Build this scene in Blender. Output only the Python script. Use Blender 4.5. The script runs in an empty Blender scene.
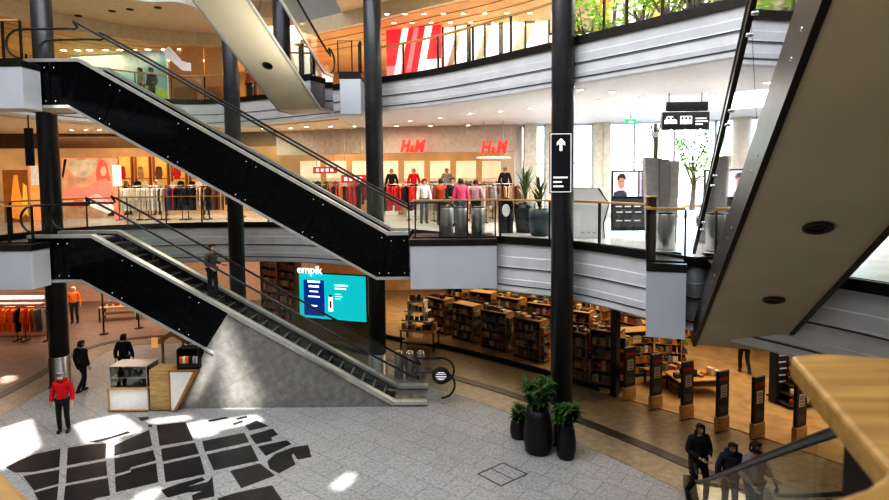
import bpy, math, random
from mathutils import Vector, Matrix
from mathutils.geometry import tessellate_polygon
R = random.Random(7)
SC = bpy.context.scene
COL = SC.collection
PI = math.pi
# ------------------------------------------------------------------ camera
F = 550.0; PITCH = math.radians(3.5); ROLL = math.radians(0.5)
EYE = Vector((0, 0, 6.95)); PPY = 211.6
camd = bpy.data.cameras.new('camera'); cam = bpy.data.objects.new('camera', camd); COL.objects.link(cam)
camd.sensor_width = 36; camd.lens = F / 889 * 36; camd.shift_y = -(250 - PPY) / 889
camd.dof.use_dof = True; camd.dof.focus_distance = 15.5; camd.dof.aperture_fstop = 2.2
camd.clip_start = 0.05; camd.clip_end = 400
CM = Matrix.Rotation(PI / 2 - PITCH, 4, 'X') @ Matrix.Rotation(-ROLL, 4, 'Z')
cam.matrix_world = Matrix.Translation(EYE) @ CM
SC.camera = cam
CM3 = CM.to_3x3()
def ray(u, v):
    return CM3 @ Vector(((u - 444.5) / F, -(v - PPY) / F, -1))
def PZ(u, v, z=0.0):
    d = ray(u, v); return EYE + d * ((z - EYE.z) / d.z)
def PY(u, v, y):
    d = ray(u, v); return EYE + d * (y / d.y)
def SX(u, y):                      # world x at horizon column u, depth y
    return (u - 444.5) / F * y
def proj(p):
    q = CM3.transposed() @ (Vector(p) - EYE)
    return (444.5 + F * q.x / -q.z, PPY - F * q.y / -q.z)
# ------------------------------------------------------------------ materials
MATS = {}
def mat(name, col, rough=0.5, metal=0.0, emit=0.0, ecol=None, var=0.12, scale=6.0, bump=0.0, spec=0.5, coat=0.0):
    if name in MATS: return MATS[name]
    m = bpy.data.materials.new(name); m.use_nodes = True
    nt = m.node_tree; b = nt.nodes['Principled BSDF']
    b.inputs['Roughness'].default_value = rough; b.inputs['Metallic'].default_value = metal
    b.inputs['Specular IOR Level'].default_value = spec; b.inputs['Coat Weight'].default_value = coat
    c = (col[0], col[1], col[2], 1)
    tc = nt.nodes.new('ShaderNodeTexCoord'); nz = nt.nodes.new('ShaderNodeTexNoise')
    nz.inputs['Scale'].default_value = scale; nz.inputs['Detail'].default_value = 4
    nt.links.new(tc.outputs['Object'], nz.inputs['Vector'])
    rp = nt.nodes.new('ShaderNodeValToRGB')
    rp.color_ramp.elements[0].color = (c[0]*(1-var), c[1]*(1-var), c[2]*(1-var), 1)
    rp.color_ramp.elements[1].color = (min(1,c[0]*(1+var)), min(1,c[1]*(1+var)), min(1,c[2]*(1+var)), 1)
    rp.color_ramp.elements[0].position = .3; rp.color_ramp.elements[1].position = .7
    nt.links.new(nz.outputs['Fac'], rp.inputs['Fac']); nt.links.new(rp.outputs['Color'], b.inputs['Base Color'])
    if bump:
        bp = nt.nodes.new('ShaderNodeBump'); bp.inputs['Strength'].default_value = bump; bp.inputs['Distance'].default_value = .01
        nt.links.new(nz.outputs['Fac'], bp.inputs['Height']); nt.links.new(bp.outputs['Normal'], b.inputs['Normal'])
    if emit:
        e = ecol or col
        b.inputs['Emission Color'].default_value = (e[0], e[1], e[2], 1); b.inputs['Emission Strength'].default_value = emit
    MATS[name] = m; return m
def glass(name, tint=(.9,.95,.93), refl=0.06, rough=0.02, opac=0.0, ocol=(.02,.02,.02)):
    m = bpy.data.materials.new(name); m.use_nodes = True; nt = m.node_tree
    for n in list(nt.nodes): nt.nodes.remove(n)
    out = nt.nodes.new('ShaderNodeOutputMaterial'); tr = nt.nodes.new('ShaderNodeBsdfTransparent'); gl = nt.nodes.new('ShaderNodeBsdfGlossy')
    tr.inputs['Color'].default_value = (*tint, 1); gl.inputs['Roughness'].default_value = rough
    lw = nt.nodes.new('ShaderNodeLayerWeight'); lw.inputs['Blend'].default_value = .5
    pw = nt.nodes.new('ShaderNodeMath'); pw.operation = 'POWER'; pw.inputs[1].default_value = 4.0
    ml = nt.nodes.new('ShaderNodeMath'); ml.operation = 'MULTIPLY'; ml.inputs[1].default_value = .35
    mx = nt.nodes.new('ShaderNodeMixShader'); ad = nt.nodes.new('ShaderNodeMath'); ad.operation = 'ADD'; ad.use_clamp = True; ad.inputs[1].default_value = refl
    nt.links.new(lw.outputs['Facing'], pw.inputs[0]); nt.links.new(pw.outputs[0], ml.inputs[0]); nt.links.new(ml.outputs[0], ad.inputs[0]); nt.links.new(ad.outputs[0], mx.inputs[0])
    nt.links.new(tr.outputs[0], mx.inputs[1]); nt.links.new(gl.outputs[0], mx.inputs[2])
    last = mx
    if opac:
        df = nt.nodes.new('ShaderNodeBsdfDiffuse'); df.inputs['Color'].default_value = (*ocol, 1)
        m2 = nt.nodes.new('ShaderNodeMixShader'); m2.inputs[0].default_value = opac
        nt.links.new(mx.outputs[0], m2.inputs[1]); nt.links.new(df.outputs[0], m2.inputs[2]); last = m2
    nt.links.new(last.outputs[0], out.inputs['Surface'])
    MATS[name] = m; return m
def tilemat(name, c1, c2, joint, tw, th, rot=0.0, rough=0.4, jw=0.012, off=0.5, nscale=25.0, nv=0.25, axis='XY'):
    m = bpy.data.materials.new(name); m.use_nodes = True; nt = m.node_tree; b = nt.nodes['Principled BSDF']
    b.inputs['Roughness'].default_value = rough
    tc = nt.nodes.new('ShaderNodeTexCoord'); mp = nt.nodes.new('ShaderNodeMapping'); br = nt.nodes.new('ShaderNodeTexBrick')
    mp.inputs['Rotation'].default_value = (0, 0, rot) if axis == 'XY' else (PI/2, 0, rot)
    br.offset = off; br.inputs['Scale'].default_value = 1; br.inputs['Brick Width'].default_value = tw; br.inputs['Row Height'].default_value = th
    br.inputs['Mortar Size'].default_value = jw; br.inputs['Mortar Smooth'].default_value = .1; br.inputs['Bias'].default_value = 0
    br.inputs['Color1'].default_value = (*c1, 1); br.inputs['Color2'].default_value = (*c2, 1); br.inputs['Mortar'].default_value = (*joint, 1)
    nt.links.new(tc.outputs['Object'], mp.inputs[0]); nt.links.new(mp.outputs[0], br.inputs['Vector'])
    nz = nt.nodes.new('ShaderNodeTexNoise'); nz.inputs['Scale'].default_value = nscale; nz.inputs['Detail'].default_value = 6
    nt.links.new(tc.outputs['Object'], nz.inputs['Vector'])
    rp = nt.nodes.new('ShaderNodeValToRGB'); rp.color_ramp.elements[0].position = .35; rp.color_ramp.elements[1].position = .65
    rp.color_ramp.elements[0].color = (1-nv,)*3 + (1,); rp.color_ramp.elements[1].color = (1+nv*.3,)*3 + (1,)
    nt.links.new(nz.outputs['Fac'], rp.inputs['Fac'])
    mu = nt.nodes.new('ShaderNodeMix'); mu.data_type = 'RGBA'; mu.blend_type = 'MULTIPLY'; mu.inputs[0].default_value = 1
    nt.links.new(br.outputs['Color'], mu.inputs[6]); nt.links.new(rp.outputs['Color'], mu.inputs[7]); nt.links.new(mu.outputs[2], b.inputs['Base Color'])
    MATS[name] = m; return m
def woodmat(name, c, rough=.4, scale=3.0):
    m = bpy.data.materials.new(name); m.use_nodes = True; nt = m.node_tree; b = nt.nodes['Principled BSDF']; b.inputs['Roughness'].default_value = rough
    tc = nt.nodes.new('ShaderNodeTexCoord'); mp = nt.nodes.new('ShaderNodeMapping'); mp.inputs['Scale'].default_value = (1, 9, 9)
    nz = nt.nodes.new('ShaderNodeTexNoise'); nz.inputs['Scale'].default_value = scale; nz.inputs['Detail'].default_value = 5; nz.inputs['Distortion'].default_value = .6
    rp = nt.nodes.new('ShaderNodeValToRGB'); rp.color_ramp.elements[0].position = .3; rp.color_ramp.elements[1].position = .7
    rp.color_ramp.elements[0].color = (c[0]*.62, c[1]*.58, c[2]*.5, 1); rp.color_ramp.elements[1].color = (*c, 1)
    nt.links.new(tc.outputs['Object'], mp.inputs[0]); nt.links.new(mp.outputs[0], nz.inputs['Vector']); nt.links.new(nz.outputs['Fac'], rp.inputs['Fac'])
    nt.links.new(rp.outputs['Color'], b.inputs['Base Color'])
    MATS[name] = m; return m
# ------------------------------------------------------------------ mesh builder
class MB:
    def __init__(s): s.v = []; s.f = []; s.mi = []; s.sm = []
    def add(s, vs, fs, mi=0, sm=False):
        o = len(s.v); s.v += [tuple(v) for v in vs]
        for f in fs: s.f.append(tuple(i + o for i in f)); s.mi.append(mi); s.sm.append(sm)
        return s
    def box(s, c, d, rz=0.0, mi=0, bev=0.0, M=None):
        x, y, z = d[0]/2, d[1]/2, d[2]/2; b = min(bev, x*.9, y*.9, z*.9)
        if b <= 0:
            vs = [(-x,-y,-z),(x,-y,-z),(x,y,-z),(-x,y,-z),(-x,-y,z),(x,-y,z),(x,y,z),(-x,y,z)]
            fs = [(0,3,2,1),(4,5,6,7),(0,1,5,4),(1,2,6,5),(2,3,7,6),(3,0,4,7)]
        else:
            vs = []; fs = []
            for sz in (-1, 1):
                for px, py, pz in ((x-b, y-b, z), (x, y-b, z-b), (x-b, y, z-b)):
                    for sx, sy in ((-1,-1),(1,-1),(1,1),(-1,1)): vs.append((sx*px, sy*py, sz*pz))
            # index: level(0 bottom,1 top)*12 + ring*4 + corner
            I = lambda l, r, c: l*12 + r*4 + (c % 4)
            fs.append(tuple(I(0,0,c) for c in (3,2,1,0))); fs.append(tuple(I(1,0,c) for c in range(4)))
            # sides: x faces use ring1, y faces use ring2
            fs.append((I(0,2,0),I(0,2,1),I(1,2,1),I(1,2,0))); fs.append((I(0,1,1),I(0,1,2),I(1,1,2),I(1,1,1)))
            fs.append((I(0,2,2),I(0,2,3),I(1,2,3),I(1,2,2))); fs.append((I(0,1,3),I(0,1,0),I(1,1,0),I(1,1,3)))
            for l in (0, 1):
                q = [(I(l,0,0),I(l,0,1),I(l,2,1),I(l,2,0)),(I(l,0,1),I(l,0,2),I(l,1,2),I(l,1,1)),(I(l,0,2),I(l,0,3),I(l,2,3),I(l,2,2)),(I(l,0,3),I(l,0,0),I(l,1,0),I(l,1,3))]
                q += [(I(l,0,e),I(l,1,e),I(l,2,e)) for e in range(4)]
                fs += q
            for e in range(4): fs.append((I(0,1,e),I(0,2,e),I(1,2,e),I(1,1,e)))
        ca, sa = math.cos(rz), math.sin(rz)
        out = []
        for a, bb, h in vs:
            p = Vector((a*ca - bb*sa + c[0], a*sa + bb*ca + c[1], h + c[2]))
            out.append((M @ p) if M else p)
        return s.add(out, fs, mi)
    def prism(s, poly, z0, z1, mi=0, cap=True):
        n = len(poly)
        if sum(poly[i][0]*poly[(i+1)%n][1] - poly[(i+1)%n][0]*poly[i][1] for i in range(n)) < 0: poly = poly[::-1]
        vs = [(p[0], p[1], z0) for p in poly] + [(p[0], p[1], z1) for p in poly]
        fs = [(i, (i+1)%n, n+(i+1)%n, n+i) for i in range(n)]
        if cap:
            for t in tessellate_polygon([[Vector((p[0], p[1], 0)) for p in poly]]):
                a, b, c = t
                ar = (poly[b][0]-poly[a][0])*(poly[c][1]-poly[a][1]) - (poly[c][0]-poly[a][0])*(poly[b][1]-poly[a][1])
                if ar < 0: a, c = c, a
                fs.append((n+a, n+b, n+c)); fs.append((c, b, a))
        return s.add(vs, fs, mi)
    def plate(s, poly3, off, mi=0):          # planar polygon (3D) extruded by vector off
        n = len(poly3); poly3 = [Vector(p) for p in poly3]; off = Vector(off)
        vs = poly3 + [p + off for p in poly3]
        fs = [(i, (i+1)%n, n+(i+1)%n, n+i) for i in range(n)]
        for a, b, c in tessellate_polygon([poly3]): fs.append((a, b, c)); fs.append((n+c, n+b, n+a))
        return s.add(vs, fs, mi)
    def tube(s, pts, r, n=8, closed=False, mi=0, cap=True):
        pts = [Vector(p) for p in pts]; m = len(pts); vs = []; fs = []
        rr = r if isinstance(r, (list, tuple)) else [r]*m
        up = None
        for i, p in enumerate(pts):
            a = pts[(i-1) % m] if (closed or i > 0) else p
            b = pts[(i+1) % m] if (closed or i < m-1) else p
            t = (b - a).normalized()
            if up is None: up = Vector((0,0,1)) if abs(t.z) < .9 else Vector((1,0,0))
            x = t.cross(up).normalized()
            if x.length < .1: x = t.cross(Vector((0,1,0))).normalized()
            y = x.cross(t).normalized(); up = y
            for k in range(n):
                an = 2*PI*k/n; vs.append(p + (x*math.cos(an) + y*math.sin(an))*rr[i])
        for i in range(m if closed else m-1):
            for k in range(n):
                fs.append((i*n+k, i*n+(k+1)%n, ((i+1)%m)*n+(k+1)%n, ((i+1)%m)*n+k))
        if cap and not closed: fs.append(tuple(range(n-1,-1,-1))); fs.append(tuple((m-1)*n+k for k in range(n)))
        return s.add(vs, fs, mi, True)
    def lathe(s, c, prof, n=20, mi=0, sx=1, sy=1):
        vs = []; fs = []
        for r, z in prof:
            for k in range(n): vs.append((c[0]+r*sx*math.cos(2*PI*k/n), c[1]+r*sy*math.sin(2*PI*k/n), c[2]+z))
        for i in range(len(prof)-1):
            for k in range(n): fs.append((i*n+k, i*n+(k+1)%n, (i+1)*n+(k+1)%n, (i+1)*n+k))
        fs.append(tuple(range(n-1,-1,-1))); fs.append(tuple((len(prof)-1)*n+k for k in range(n)))
        return s.add(vs, fs, mi, True)
    def loft(s, path, prof, mi=0, sm=False, side=1):    # path 2D [(x,y)], prof [(outward, z)]
        n = len(path); k = len(prof); vs = []; fs = []
        N = normals(path, side)
        for (x, y), nn in zip(path, N):
            for o, z in prof: vs.append((x + nn[0]*o, y + nn[1]*o, z))
        for i in range(n-1):
            for j in range(k-1): fs.append((i*k+j, (i+1)*k+j, (i+1)*k+j+1, i*k+j+1))
        return s.add(vs, fs, mi, sm)
    def grid(s, fn, nu, nv, mi=0, sm=True):
        vs = [fn(i/nu, j/nv) for j in range(nv+1) for i in range(nu+1)]
        fs = [(j*(nu+1)+i, j*(nu+1)+i+1, (j+1)*(nu+1)+i+1, (j+1)*(nu+1)+i) for j in range(nv) for i in range(nu)]
        return s.add(vs, fs, mi, sm)
    def ell(s, c, r, nu=12, nv=8, mi=0, M=None):
        vs = []; fs = []
        for j in range(nv+1):
            a = -PI/2 + PI*j/nv
            for i in range(nu):
                p = Vector((r[0]*math.cos(a)*math.cos(2*PI*i/nu), r[1]*math.cos(a)*math.sin(2*PI*i/nu), r[2]*math.sin(a)))
                if M: p = M @ p
                vs.append(p + Vector(c))
        for j in range(nv):
            for i in range(nu): fs.append((j*nu+i, j*nu+(i+1)%nu, (j+1)*nu+(i+1)%nu, (j+1)*nu+i))
        return s.add(vs, fs, mi, True)
    def build(s, name, m, parent=None, origin=None):
        me = bpy.data.meshes.new(name)
        o = Vector(origin) if origin else Vector((0,0,0))
        me.from_pydata([(v[0]-o.x, v[1]-o.y, v[2]-o.z) for v in s.v], [], s.f)
        ms = m if isinstance(m, (list, tuple)) else [m]
        for x in ms: me.materials.append(x)
        if len(ms) > 1: me.polygons.foreach_set('material_index', s.mi)
        me.polygons.foreach_set('use_smooth', s.sm)
        me.update()
        ob = bpy.data.objects.new(name, me); COL.objects.link(ob); ob.location = o
        if parent: ob.parent = parent
        return ob
def normals(path, side=1):
    N = []
    for i in range(len(path)):
        a = path[max(0, i-1)]; b = path[min(len(path)-1, i+1)]
        d = Vector((b[0]-a[0], b[1]-a[1])).normalized(); N.append((d.y*side, -d.x*side))
    return N
def smooth(pts, k=6):
    out = []
    for i in range(len(pts)-1):
        p0 = pts[max(0,i-1)]; p1 = pts[i]; p2 = pts[i+1]; p3 = pts[min(len(pts)-1,i+2)]
        for j in range(k):
            t = j/k
            out.append(tuple(.5*((2*p1[a]) + (-p0[a]+p2[a])*t + (2*p0[a]-5*p1[a]+4*p2[a]-p3[a])*t*t + (-p0[a]+3*p1[a]-3*p2[a]+p3[a])*t**3) for a in range(len(p1))))
    out.append(tuple(pts[-1])); return out
def offset(path, o, side=1):
    return [(p[0]+n[0]*o, p[1]+n[1]*o) for p, n in zip(path, normals(path, side))]
def plen(path): return sum(math.dist(path[i], path[i+1]) for i in range(len(path)-1))
def along(path, d):
    for i in range(len(path)-1):
        l = math.dist(path[i], path[i+1])
        if d <= l or i == len(path)-2:
            t = d/l; a, b = path[i], path[i+1]
            return (a[0]+(b[0]-a[0])*t, a[1]+(b[1]-a[1])*t), math.atan2(b[1]-a[1], b[0]-a[0])
        d -= l
def sub(path, d0, d1):
    out = [along(path, d0)[0]]; acc = 0
    for i in range(len(path)-1):
        acc += math.dist(path[i], path[i+1])
        if d0 < acc < d1 and math.dist(out[-1], path[i+1]) > 1e-4: out.append(path[i+1])
    out.append(along(path, d1)[0]); return out
def tag(o, label, cat, group=None, kind=None):
    o['label'] = label; o['category'] = cat
    if group: o['group'] = group
    if kind: o['kind'] = kind
    return o
def thing(name, label, cat, loc=(0,0,0), rz=0.0, group=None):
    o = bpy.data.objects.new(name, None); COL.objects.link(o); o.location = loc; o.rotation_euler = (0,0,rz); o.empty_display_size = .2
    return tag(o, label, cat, group)
def st(o): o['kind'] = 'structure'; return o
def dup(root, loc, rz=0.0, label=None, group=None, sc=None):
    r = root.copy(); COL.objects.link(r); r.location = loc; r.rotation_euler = (0,0,rz)
    if label: r['label'] = label
    if group: r['group'] = group
    if sc: r.scale = sc
    for ch in list(root.children):
        c = ch.copy(); COL.objects.link(c); c.parent = r
        for g in ch.children:
            d = g.copy(); COL.objects.link(d); d.parent = c
    return r
def text(name, body, size, M, m, parent=None, ext=.01, bold=0.0, shear=0.0, align='LEFT', space=1.0):
    cu = bpy.data.curves.new(name, 'FONT'); cu.body = body; cu.size = size; cu.extrude = ext; cu.offset = bold; cu.shear = shear
    cu.align_x = align; cu.space_character = space; cu.resolution_u = 3
    o = bpy.data.objects.new(name, cu); dg = None
    COL.objects.link(o); bpy.context.view_layer.update()
    me = bpy.data.meshes.new_from_object(o.evaluated_get(bpy.context.evaluated_depsgraph_get()))
    bpy.data.objects.remove(o); bpy.data.curves.remove(cu)
    me.name = name; me.materials.clear(); me.materials.append(m)
    ob = bpy.data.objects.new(name, me); COL.objects.link(ob)
    ob.parent = parent; ob.matrix_local = M
    return ob
def face_mat(o, rz):                # text frame: stands upright at o, facing the direction rotated rz from -Y
    return Matrix.Translation(o) @ Matrix.Rotation(rz, 4, 'Z') @ Matrix.Rotation(PI/2, 4, 'X')
def area(name, loc, size, energy, col=(1,1,1), rot=(0,0,0), sy=None, spread=None):
    l = bpy.data.lights.new(name, 'AREA'); l.energy = energy; l.color = col; l.size = size
    if sy: l.shape = 'RECTANGLE'; l.size_y = sy
    o = bpy.data.objects.new(name, l); COL.objects.link(o); o.location = loc; o.rotation_euler = rot; return o
M_tile = tilemat('grey granite tiles', (.44,.44,.44), (.40,.40,.40), (.23,.23,.23), .62, .62, rot=math.radians(38), rough=.45, nscale=14, nv=.28, jw=.008)
M_tan = tilemat('tan stone tiles', (.33,.27,.185), (.31,.25,.17), (.24,.19,.13), .9, .6, rot=math.radians(-42), rough=.3, nscale=5, nv=.25, jw=.008)
M_brownfloor = tilemat('brown stone tiles', (.27,.2,.17), (.24,.18,.15), (.15,.11,.09), .9, .6, rot=.4, rough=.35, nscale=5)  # brown tone paints in the warm light reflected under the gallery
M_shopfloor = mat('oak shop floor', (.46,.33,.18), .35, var=.25, scale=2)
M_band = mat('dark floor band', (.035,.03,.028), .35)
M_mapblk = mat('black map vinyl', (.022,.022,.025), .38, var=.4, scale=3)
M_midfloor = mat('pale polished mall floor', (.62,.6,.58), .22, var=.1, scale=1.5)
M_white = mat('white ceiling paint', (.78,.77,.75), .7, var=.04)
M_tanceil = mat('warm ceiling paint', (.9,.76,.56), .7, var=.06)
M_orceil = mat('amber ceiling paint', (.9,.58,.3), .6, var=.1, scale=1)
M_wall = mat('cream wall plaster', (.7,.62,.5), .7, var=.08)
M_warmwall = mat('warm shop wall', (.75,.5,.27), .6, var=.2, scale=1.2)
M_fascia = mat('brushed aluminium cladding', (.80,.80,.82), .4, .1, var=.06, scale=2)
M_fasciadk = mat('fascia gap shadow', (.08,.08,.085), .5)
M_box = mat('pale grey aluminium panel', (.66,.68,.74), .42, .08, var=.04, scale=1)
M_boxside = mat('light aluminium panel', (.86,.87,.9), .3, .1, var=.04, scale=1)
M_curb = mat('dark steel curb', (.05,.045,.042), .35, .6)
M_post = mat('dark bronze steel', (.045,.04,.036), .35, .7)
M_chrome = mat('polished steel', (.75,.75,.74), .18, 1.0, var=.05)
M_steel = mat('brushed steel', (.55,.55,.55), .32, 1.0, var=.08)
M_black = mat('black enamel', (.012,.012,.013), .25, var=.2)
M_blackglass = mat('black cladding glass', (.006,.007,.009), .06, var=.2, spec=.25)
M_blackmat = mat('matt black', (.015,.015,.016), .6)
M_col = mat('charcoal column paint', (.05,.05,.056), .35, .1, var=.15, coat=.2)
M_wood = woodmat('honey oak handrail', (.72,.45,.16), .35)
M_woodlite = woodmat('light oak', (.62,.42,.2), .45)
M_woodred = woodmat('warm beech', (.5,.25,.1), .45)
M_rubber = mat('black handrail rubber', (.035,.036,.038), .3)
M_deck = mat('satin silver deck', (.62,.62,.61), .3, .45, var=.05)
M_step = mat('ribbed step metal', (.045,.045,.05), .4, .5)
M_stepedge = mat('step nose steel', (.4,.4,.41), .3, .8)
M_soffit = mat('taupe soffit paint', (.74,.63,.44), .55, var=.05, scale=.8)
M_soffitlite = mat('cream soffit paint', (.88,.80,.62), .5, var=.05, scale=.8)
M_soffside = mat('dark brown soffit trim', (.055,.045,.038), .4, .3)
M_stone = tilemat('stone escalator base', (.33,.325,.31), (.30,.295,.285), (.23,.225,.215), 1.1, .62, rot=math.radians(30), rough=.4, nscale=5, nv=.22, axis='XZ', jw=.008)
M_glass = glass('clear balustrade glass', (.955,.98,.972), .04)
M_glassdk = glass('smoked balustrade glass', (.55,.6,.6), .08)
M_win = glass('facade glass', (.95,.98,1), .03)
M_lamp = mat('lamp glow', (1,.9,.72), .5, emit=14, ecol=(1,.82,.55))
M_lampw = mat('white lamp glow', (1,1,.96), .5, emit=10, ecol=(1,.96,.88))
M_lampdim = mat('bulb glow', (1,.8,.5), .5, emit=8, ecol=(1,.72,.36))
M_red = mat('glowing red letters', (.85,.03,.02), .4, emit=.75, ecol=(1,.025,.015))
M_redp = mat('red sale board', (.6,.03,.03), .5, emit=.12, ecol=(1,.05,.04))
M_whitep = mat('white lacquer', (.82,.81,.78), .4, var=.04)
M_letterw = mat('white lit letters', (1,1,1), .4, emit=1.0, ecol=(1,1,1))
M_signblk = mat('black sign panel', (.03,.031,.036), .35)
M_signw = mat('white sign print', (.85,.85,.85), .5, emit=.4, ecol=(1,1,1))
M_leaf = mat('dark green leaf', (.05,.125,.03), .45, var=.4, scale=12)
M_leaf2 = mat('olive leaf', (.13,.17,.07), .45, var=.4, scale=12)
M_bark = mat('brown stem', (.13,.09,.05), .8)
M_soil = mat('potting soil', (.03,.02,.015), .9)
M_pot = mat('black planter', (.018,.018,.02), .42, var=.15)
M_mirror = mat('smoked mirror cladding', (.62,.63,.66), .04, 1.0, var=.04)
# ------------------------------------------------------------------ levels and edges of the galleries
Z1, Z2 = 5.2, 10.4
MID = smooth([(-14.2,2),(-14.2,10),(-14.1,16.5),(-13.6,19.6),(-12,21.3),(-9.3,21.9),(-6,21.6),(-3.6,20.5),(-1.3,18.5),(.3,16.9),(1.55,15.8),(3.4,14.42),(4.6,12.5),(5.5,10.9),(6.62,9.0),(7.1,7.6),(7.6,5),(7.8,1)], 5)
UPP = smooth([(-15,2),(-15,12),(-14.9,18.5),(-14,22.2),(-11.2,24.3),(-8.3,23.5),(-5,21.4),(-2.1,19.3),(0,17.7),(2.87,14.6),(4.9,12.2),(5.95,10.9),(7.4,9),(8.4,6),(8.7,1)], 5)
TOP = smooth([(-15,2),(-15,12),(-14.8,17),(-13.6,20.2),(-11.6,21.9),(-10.2,22.2),(-9.7,25),(-9.5,27.4),(-4.4,27.4),(-4.2,25),(-3.9,20),(-2.4,17.3),(-.2,15.5),(2.4,12.9),(4.9,10.2),(6.6,8),(7.8,5.5),(8.3,1)], 5)
OUTL = [(22,1),(22,34),(-32,34),(-32,2)]
OUT = [(22,1),(22,20.9),(17.05,22.05),(3.55,25.05),(3.45,34),(-32,34),(-32,2)]
def slab(name, edge, z0, z1, m, back=OUT):
    b = MB(); b.prism(list(edge) + back, z0, z1); return st(b.build(name, m))
# ground
b = MB(); b.prism([(-32,-10),(22,-10),(22,34),(-32,34)], -.3, 0); st(b.build('floor', M_tile))
# colonnade paving under the galleries, its dark band and the shop floor behind it
DB = smooth([(-14.3,14),(-14.6,19.2),(-14.9,22.4),(-13.4,24.0),(-9.5,24.3),(-6,23.3),(-3,21.4),(.5,18.6),(2.25,17.1),(3.7,15.45),(5.4,13.4),(6.8,11.4),(8.2,8.6),(9.4,4)], 5)
SF = smooth([(-7.2,26.6),(-4.6,25.2),(-2.3,23.4),(0,22.05),(3.2,19.35),(5.35,17.05),(6.6,15.8),(8.3,14.2),(10.2,11.6),(12,7)], 5)
b = MB(); b.prism(offset(DB, 1.15) + [(22,4),(22,34),(-32,34),(-32,14)], 0, .006); st(b.build('floor_colonnade', M_tan))
b = MB(); b.prism([p for p in offset(DB, -.2) if p[0] < -5.2 ] + [(-5.2,33),(-32,33),(-32,14)], .006, .012); st(b.build('floor_passage', M_brownfloor))
b = MB(); b.prism(offset(DB, .17) + offset(DB, -.17)[::-1], .006, .02); st(b.build('trim_1', M_band))
b = MB(); b.prism(SF + [(22,7),(22,33.5),(-7.2,33.5)], .006, .03); st(b.build('floor_shop', M_shopfloor))
# middle gallery
slab('floor_middle', offset(MID, -.02), Z1-.2, Z1, M_midfloor)
slab('ceiling_lower', offset(MID, -.06), Z1-1.54, Z1-1.5, mat('lower ceiling paint', (.6,.5,.38), .7), OUTL)
def fascia(name, edge, z, th, ks):
    p = [(0, z+.06), (.05, z+.06), (.05, z-.14), (.0, z-.14)]
    b = MB(); b.loft(edge, p); st(b.build(name + '_1', M_curb))
    q = []
    for o, f in ks: q.append((o, z - f*th))
    b = MB(); b.loft(edge, q); st(b.build(name + '_2', M_fascia))
    g = MB()
    for f in (.535, .86): g.loft(edge, [(.006, z-f*th+.016), (.012, z-f*th+.016), (.012, z-f*th-.016), (.006, z-f*th-.016)])
    st(g.build(name + '_3', M_fasciadk))
KS = [(0,.09),(0,.12),(-.012,.3),(-.012,.325),(.0,.335),(-.01,.5),(.0,.525),(.0,.55),(-.02,.57),(-.012,.74),(.0,.75),(-.008,.84),(.0,.87),(0,.97),(-.06,1.0)]
fascia('trim_middle', MID, Z1, 1.54, KS)
# upper gallery
slab('floor_upper', offset(UPP, -.02), Z2-.2, Z2, M_midfloor)
slab('ceiling_middle', offset(UPP, -.06), Z2-1.12, Z2-1.08, M_white)
fascia('trim_upper', UPP, Z2, 1.12, KS)
b = MB(); b.prism([p for p in offset(UPP, -.6) if p[0] < -4] + [(-4,33),(-31,33),(-31,12)], Z2-1.16, Z2-1.12); st(b.build('ceiling_middle_west', M_tanceil))
# top ceiling ring, its fascia, and unseen roof holed to throw the sun patches
slab('ceiling_upper', TOP, 13.9, 13.95, M_tanceil)
b = MB(); b.loft(TOP, [(0,13.9),(.06,13.9),(.06,14.5),(0,14.5),(0,20)]); st(b.build('trim_top', M_white))
b = MB(); b.loft(offset(UPP, -2.2), [(0,13.9),(.03,13.9),(.03,13.3),(-.3,13.3)]); st(b.build('trim_bulkhead', M_tanceil))
b = MB(); b.prism([p for p in offset(UPP, -2.4)] + [(22,3),(22,20.9),(17,22),(3.5,25),(3.4,33),(-31,33),(-31,3)], 13.28, 13.32); st(b.build('ceiling_shops', M_orceil))
SUN = Vector((-.42, .28, -.86)).normalized()
def to_roof(p, z=20.0):
    k = (z - p[2]) / -SUN.z; return (p[0] - SUN.x*k, p[1] - SUN.y*k)
PATCH = []
for poly in (
    [(2,409),(26,411),(38,447),(3,470)],                                      # far left floor
    [(76,424),(118,415),(141,431),(88,443)],                                  # floor by the red jacket
    [(108,440),(117,438),(117,455),(107,457)],
    [(186,425),(206,420),(216,434),(196,437)],
    [(150,420),(186,416),(190,419),(154,423)],
    [(206,424),(254,415),(262,421),(216,430)],
    [(536,458),(575,458),(592,464),(560,470)],
    [(594,490),(605,486),(616,500),(596,503)],
    [(332,486),(350,473),(354,476),(340,490)],
    [(0,376),(14,374),(16,380),(0,386)],
    [(140,494),(160,488),(150,500),(135,503)]):
    PATCH.append([to_roof(PZ(u, v, 0)) for u, v in poly])
YB = 16.4
for poly in ([(217,322),(226,330),(240,362),(262,410),(228,410),(216,352)],
             [(208,350),(212,352),(214,372),(200,392),(190,402)]):
    PATCH.append([to_roof(PY(u, v, YB)) for u, v in poly])
outer = [Vector((x, y, 0)) for x, y in ((-36,-12),(26,-12),(26,21),(17,22.3),(3.4,25.3),(3.2,34.2),(-36,34.2))]
holes = [[Vector((x, y, 0)) for x, y in h] for h in PATCH]
flat = outer + [p for h in holes for p in h]
from mathutils.geometry import delaunay_2d_cdt
edges = []; k = 0
for lp in [outer] + holes:
    n = len(lp); edges += [(k+i, k+(i+1) % n) for i in range(n)]; k += n
rv, re_, rf, *_ = delaunay_2d_cdt([Vector((p.x, p.y)) for p in flat], edges, [], 0, 1e-5)
def inside(pt, poly):
    c = False; n = len(poly)
    for i in range(n):
        a, bb = poly[i], poly[(i+1) % n]
        if (a.y > pt[1]) != (bb.y > pt[1]) and pt[0] < (bb.x-a.x)*(pt[1]-a.y)/(bb.y-a.y)+a.x: c = not c
    return c
fs = []
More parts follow.
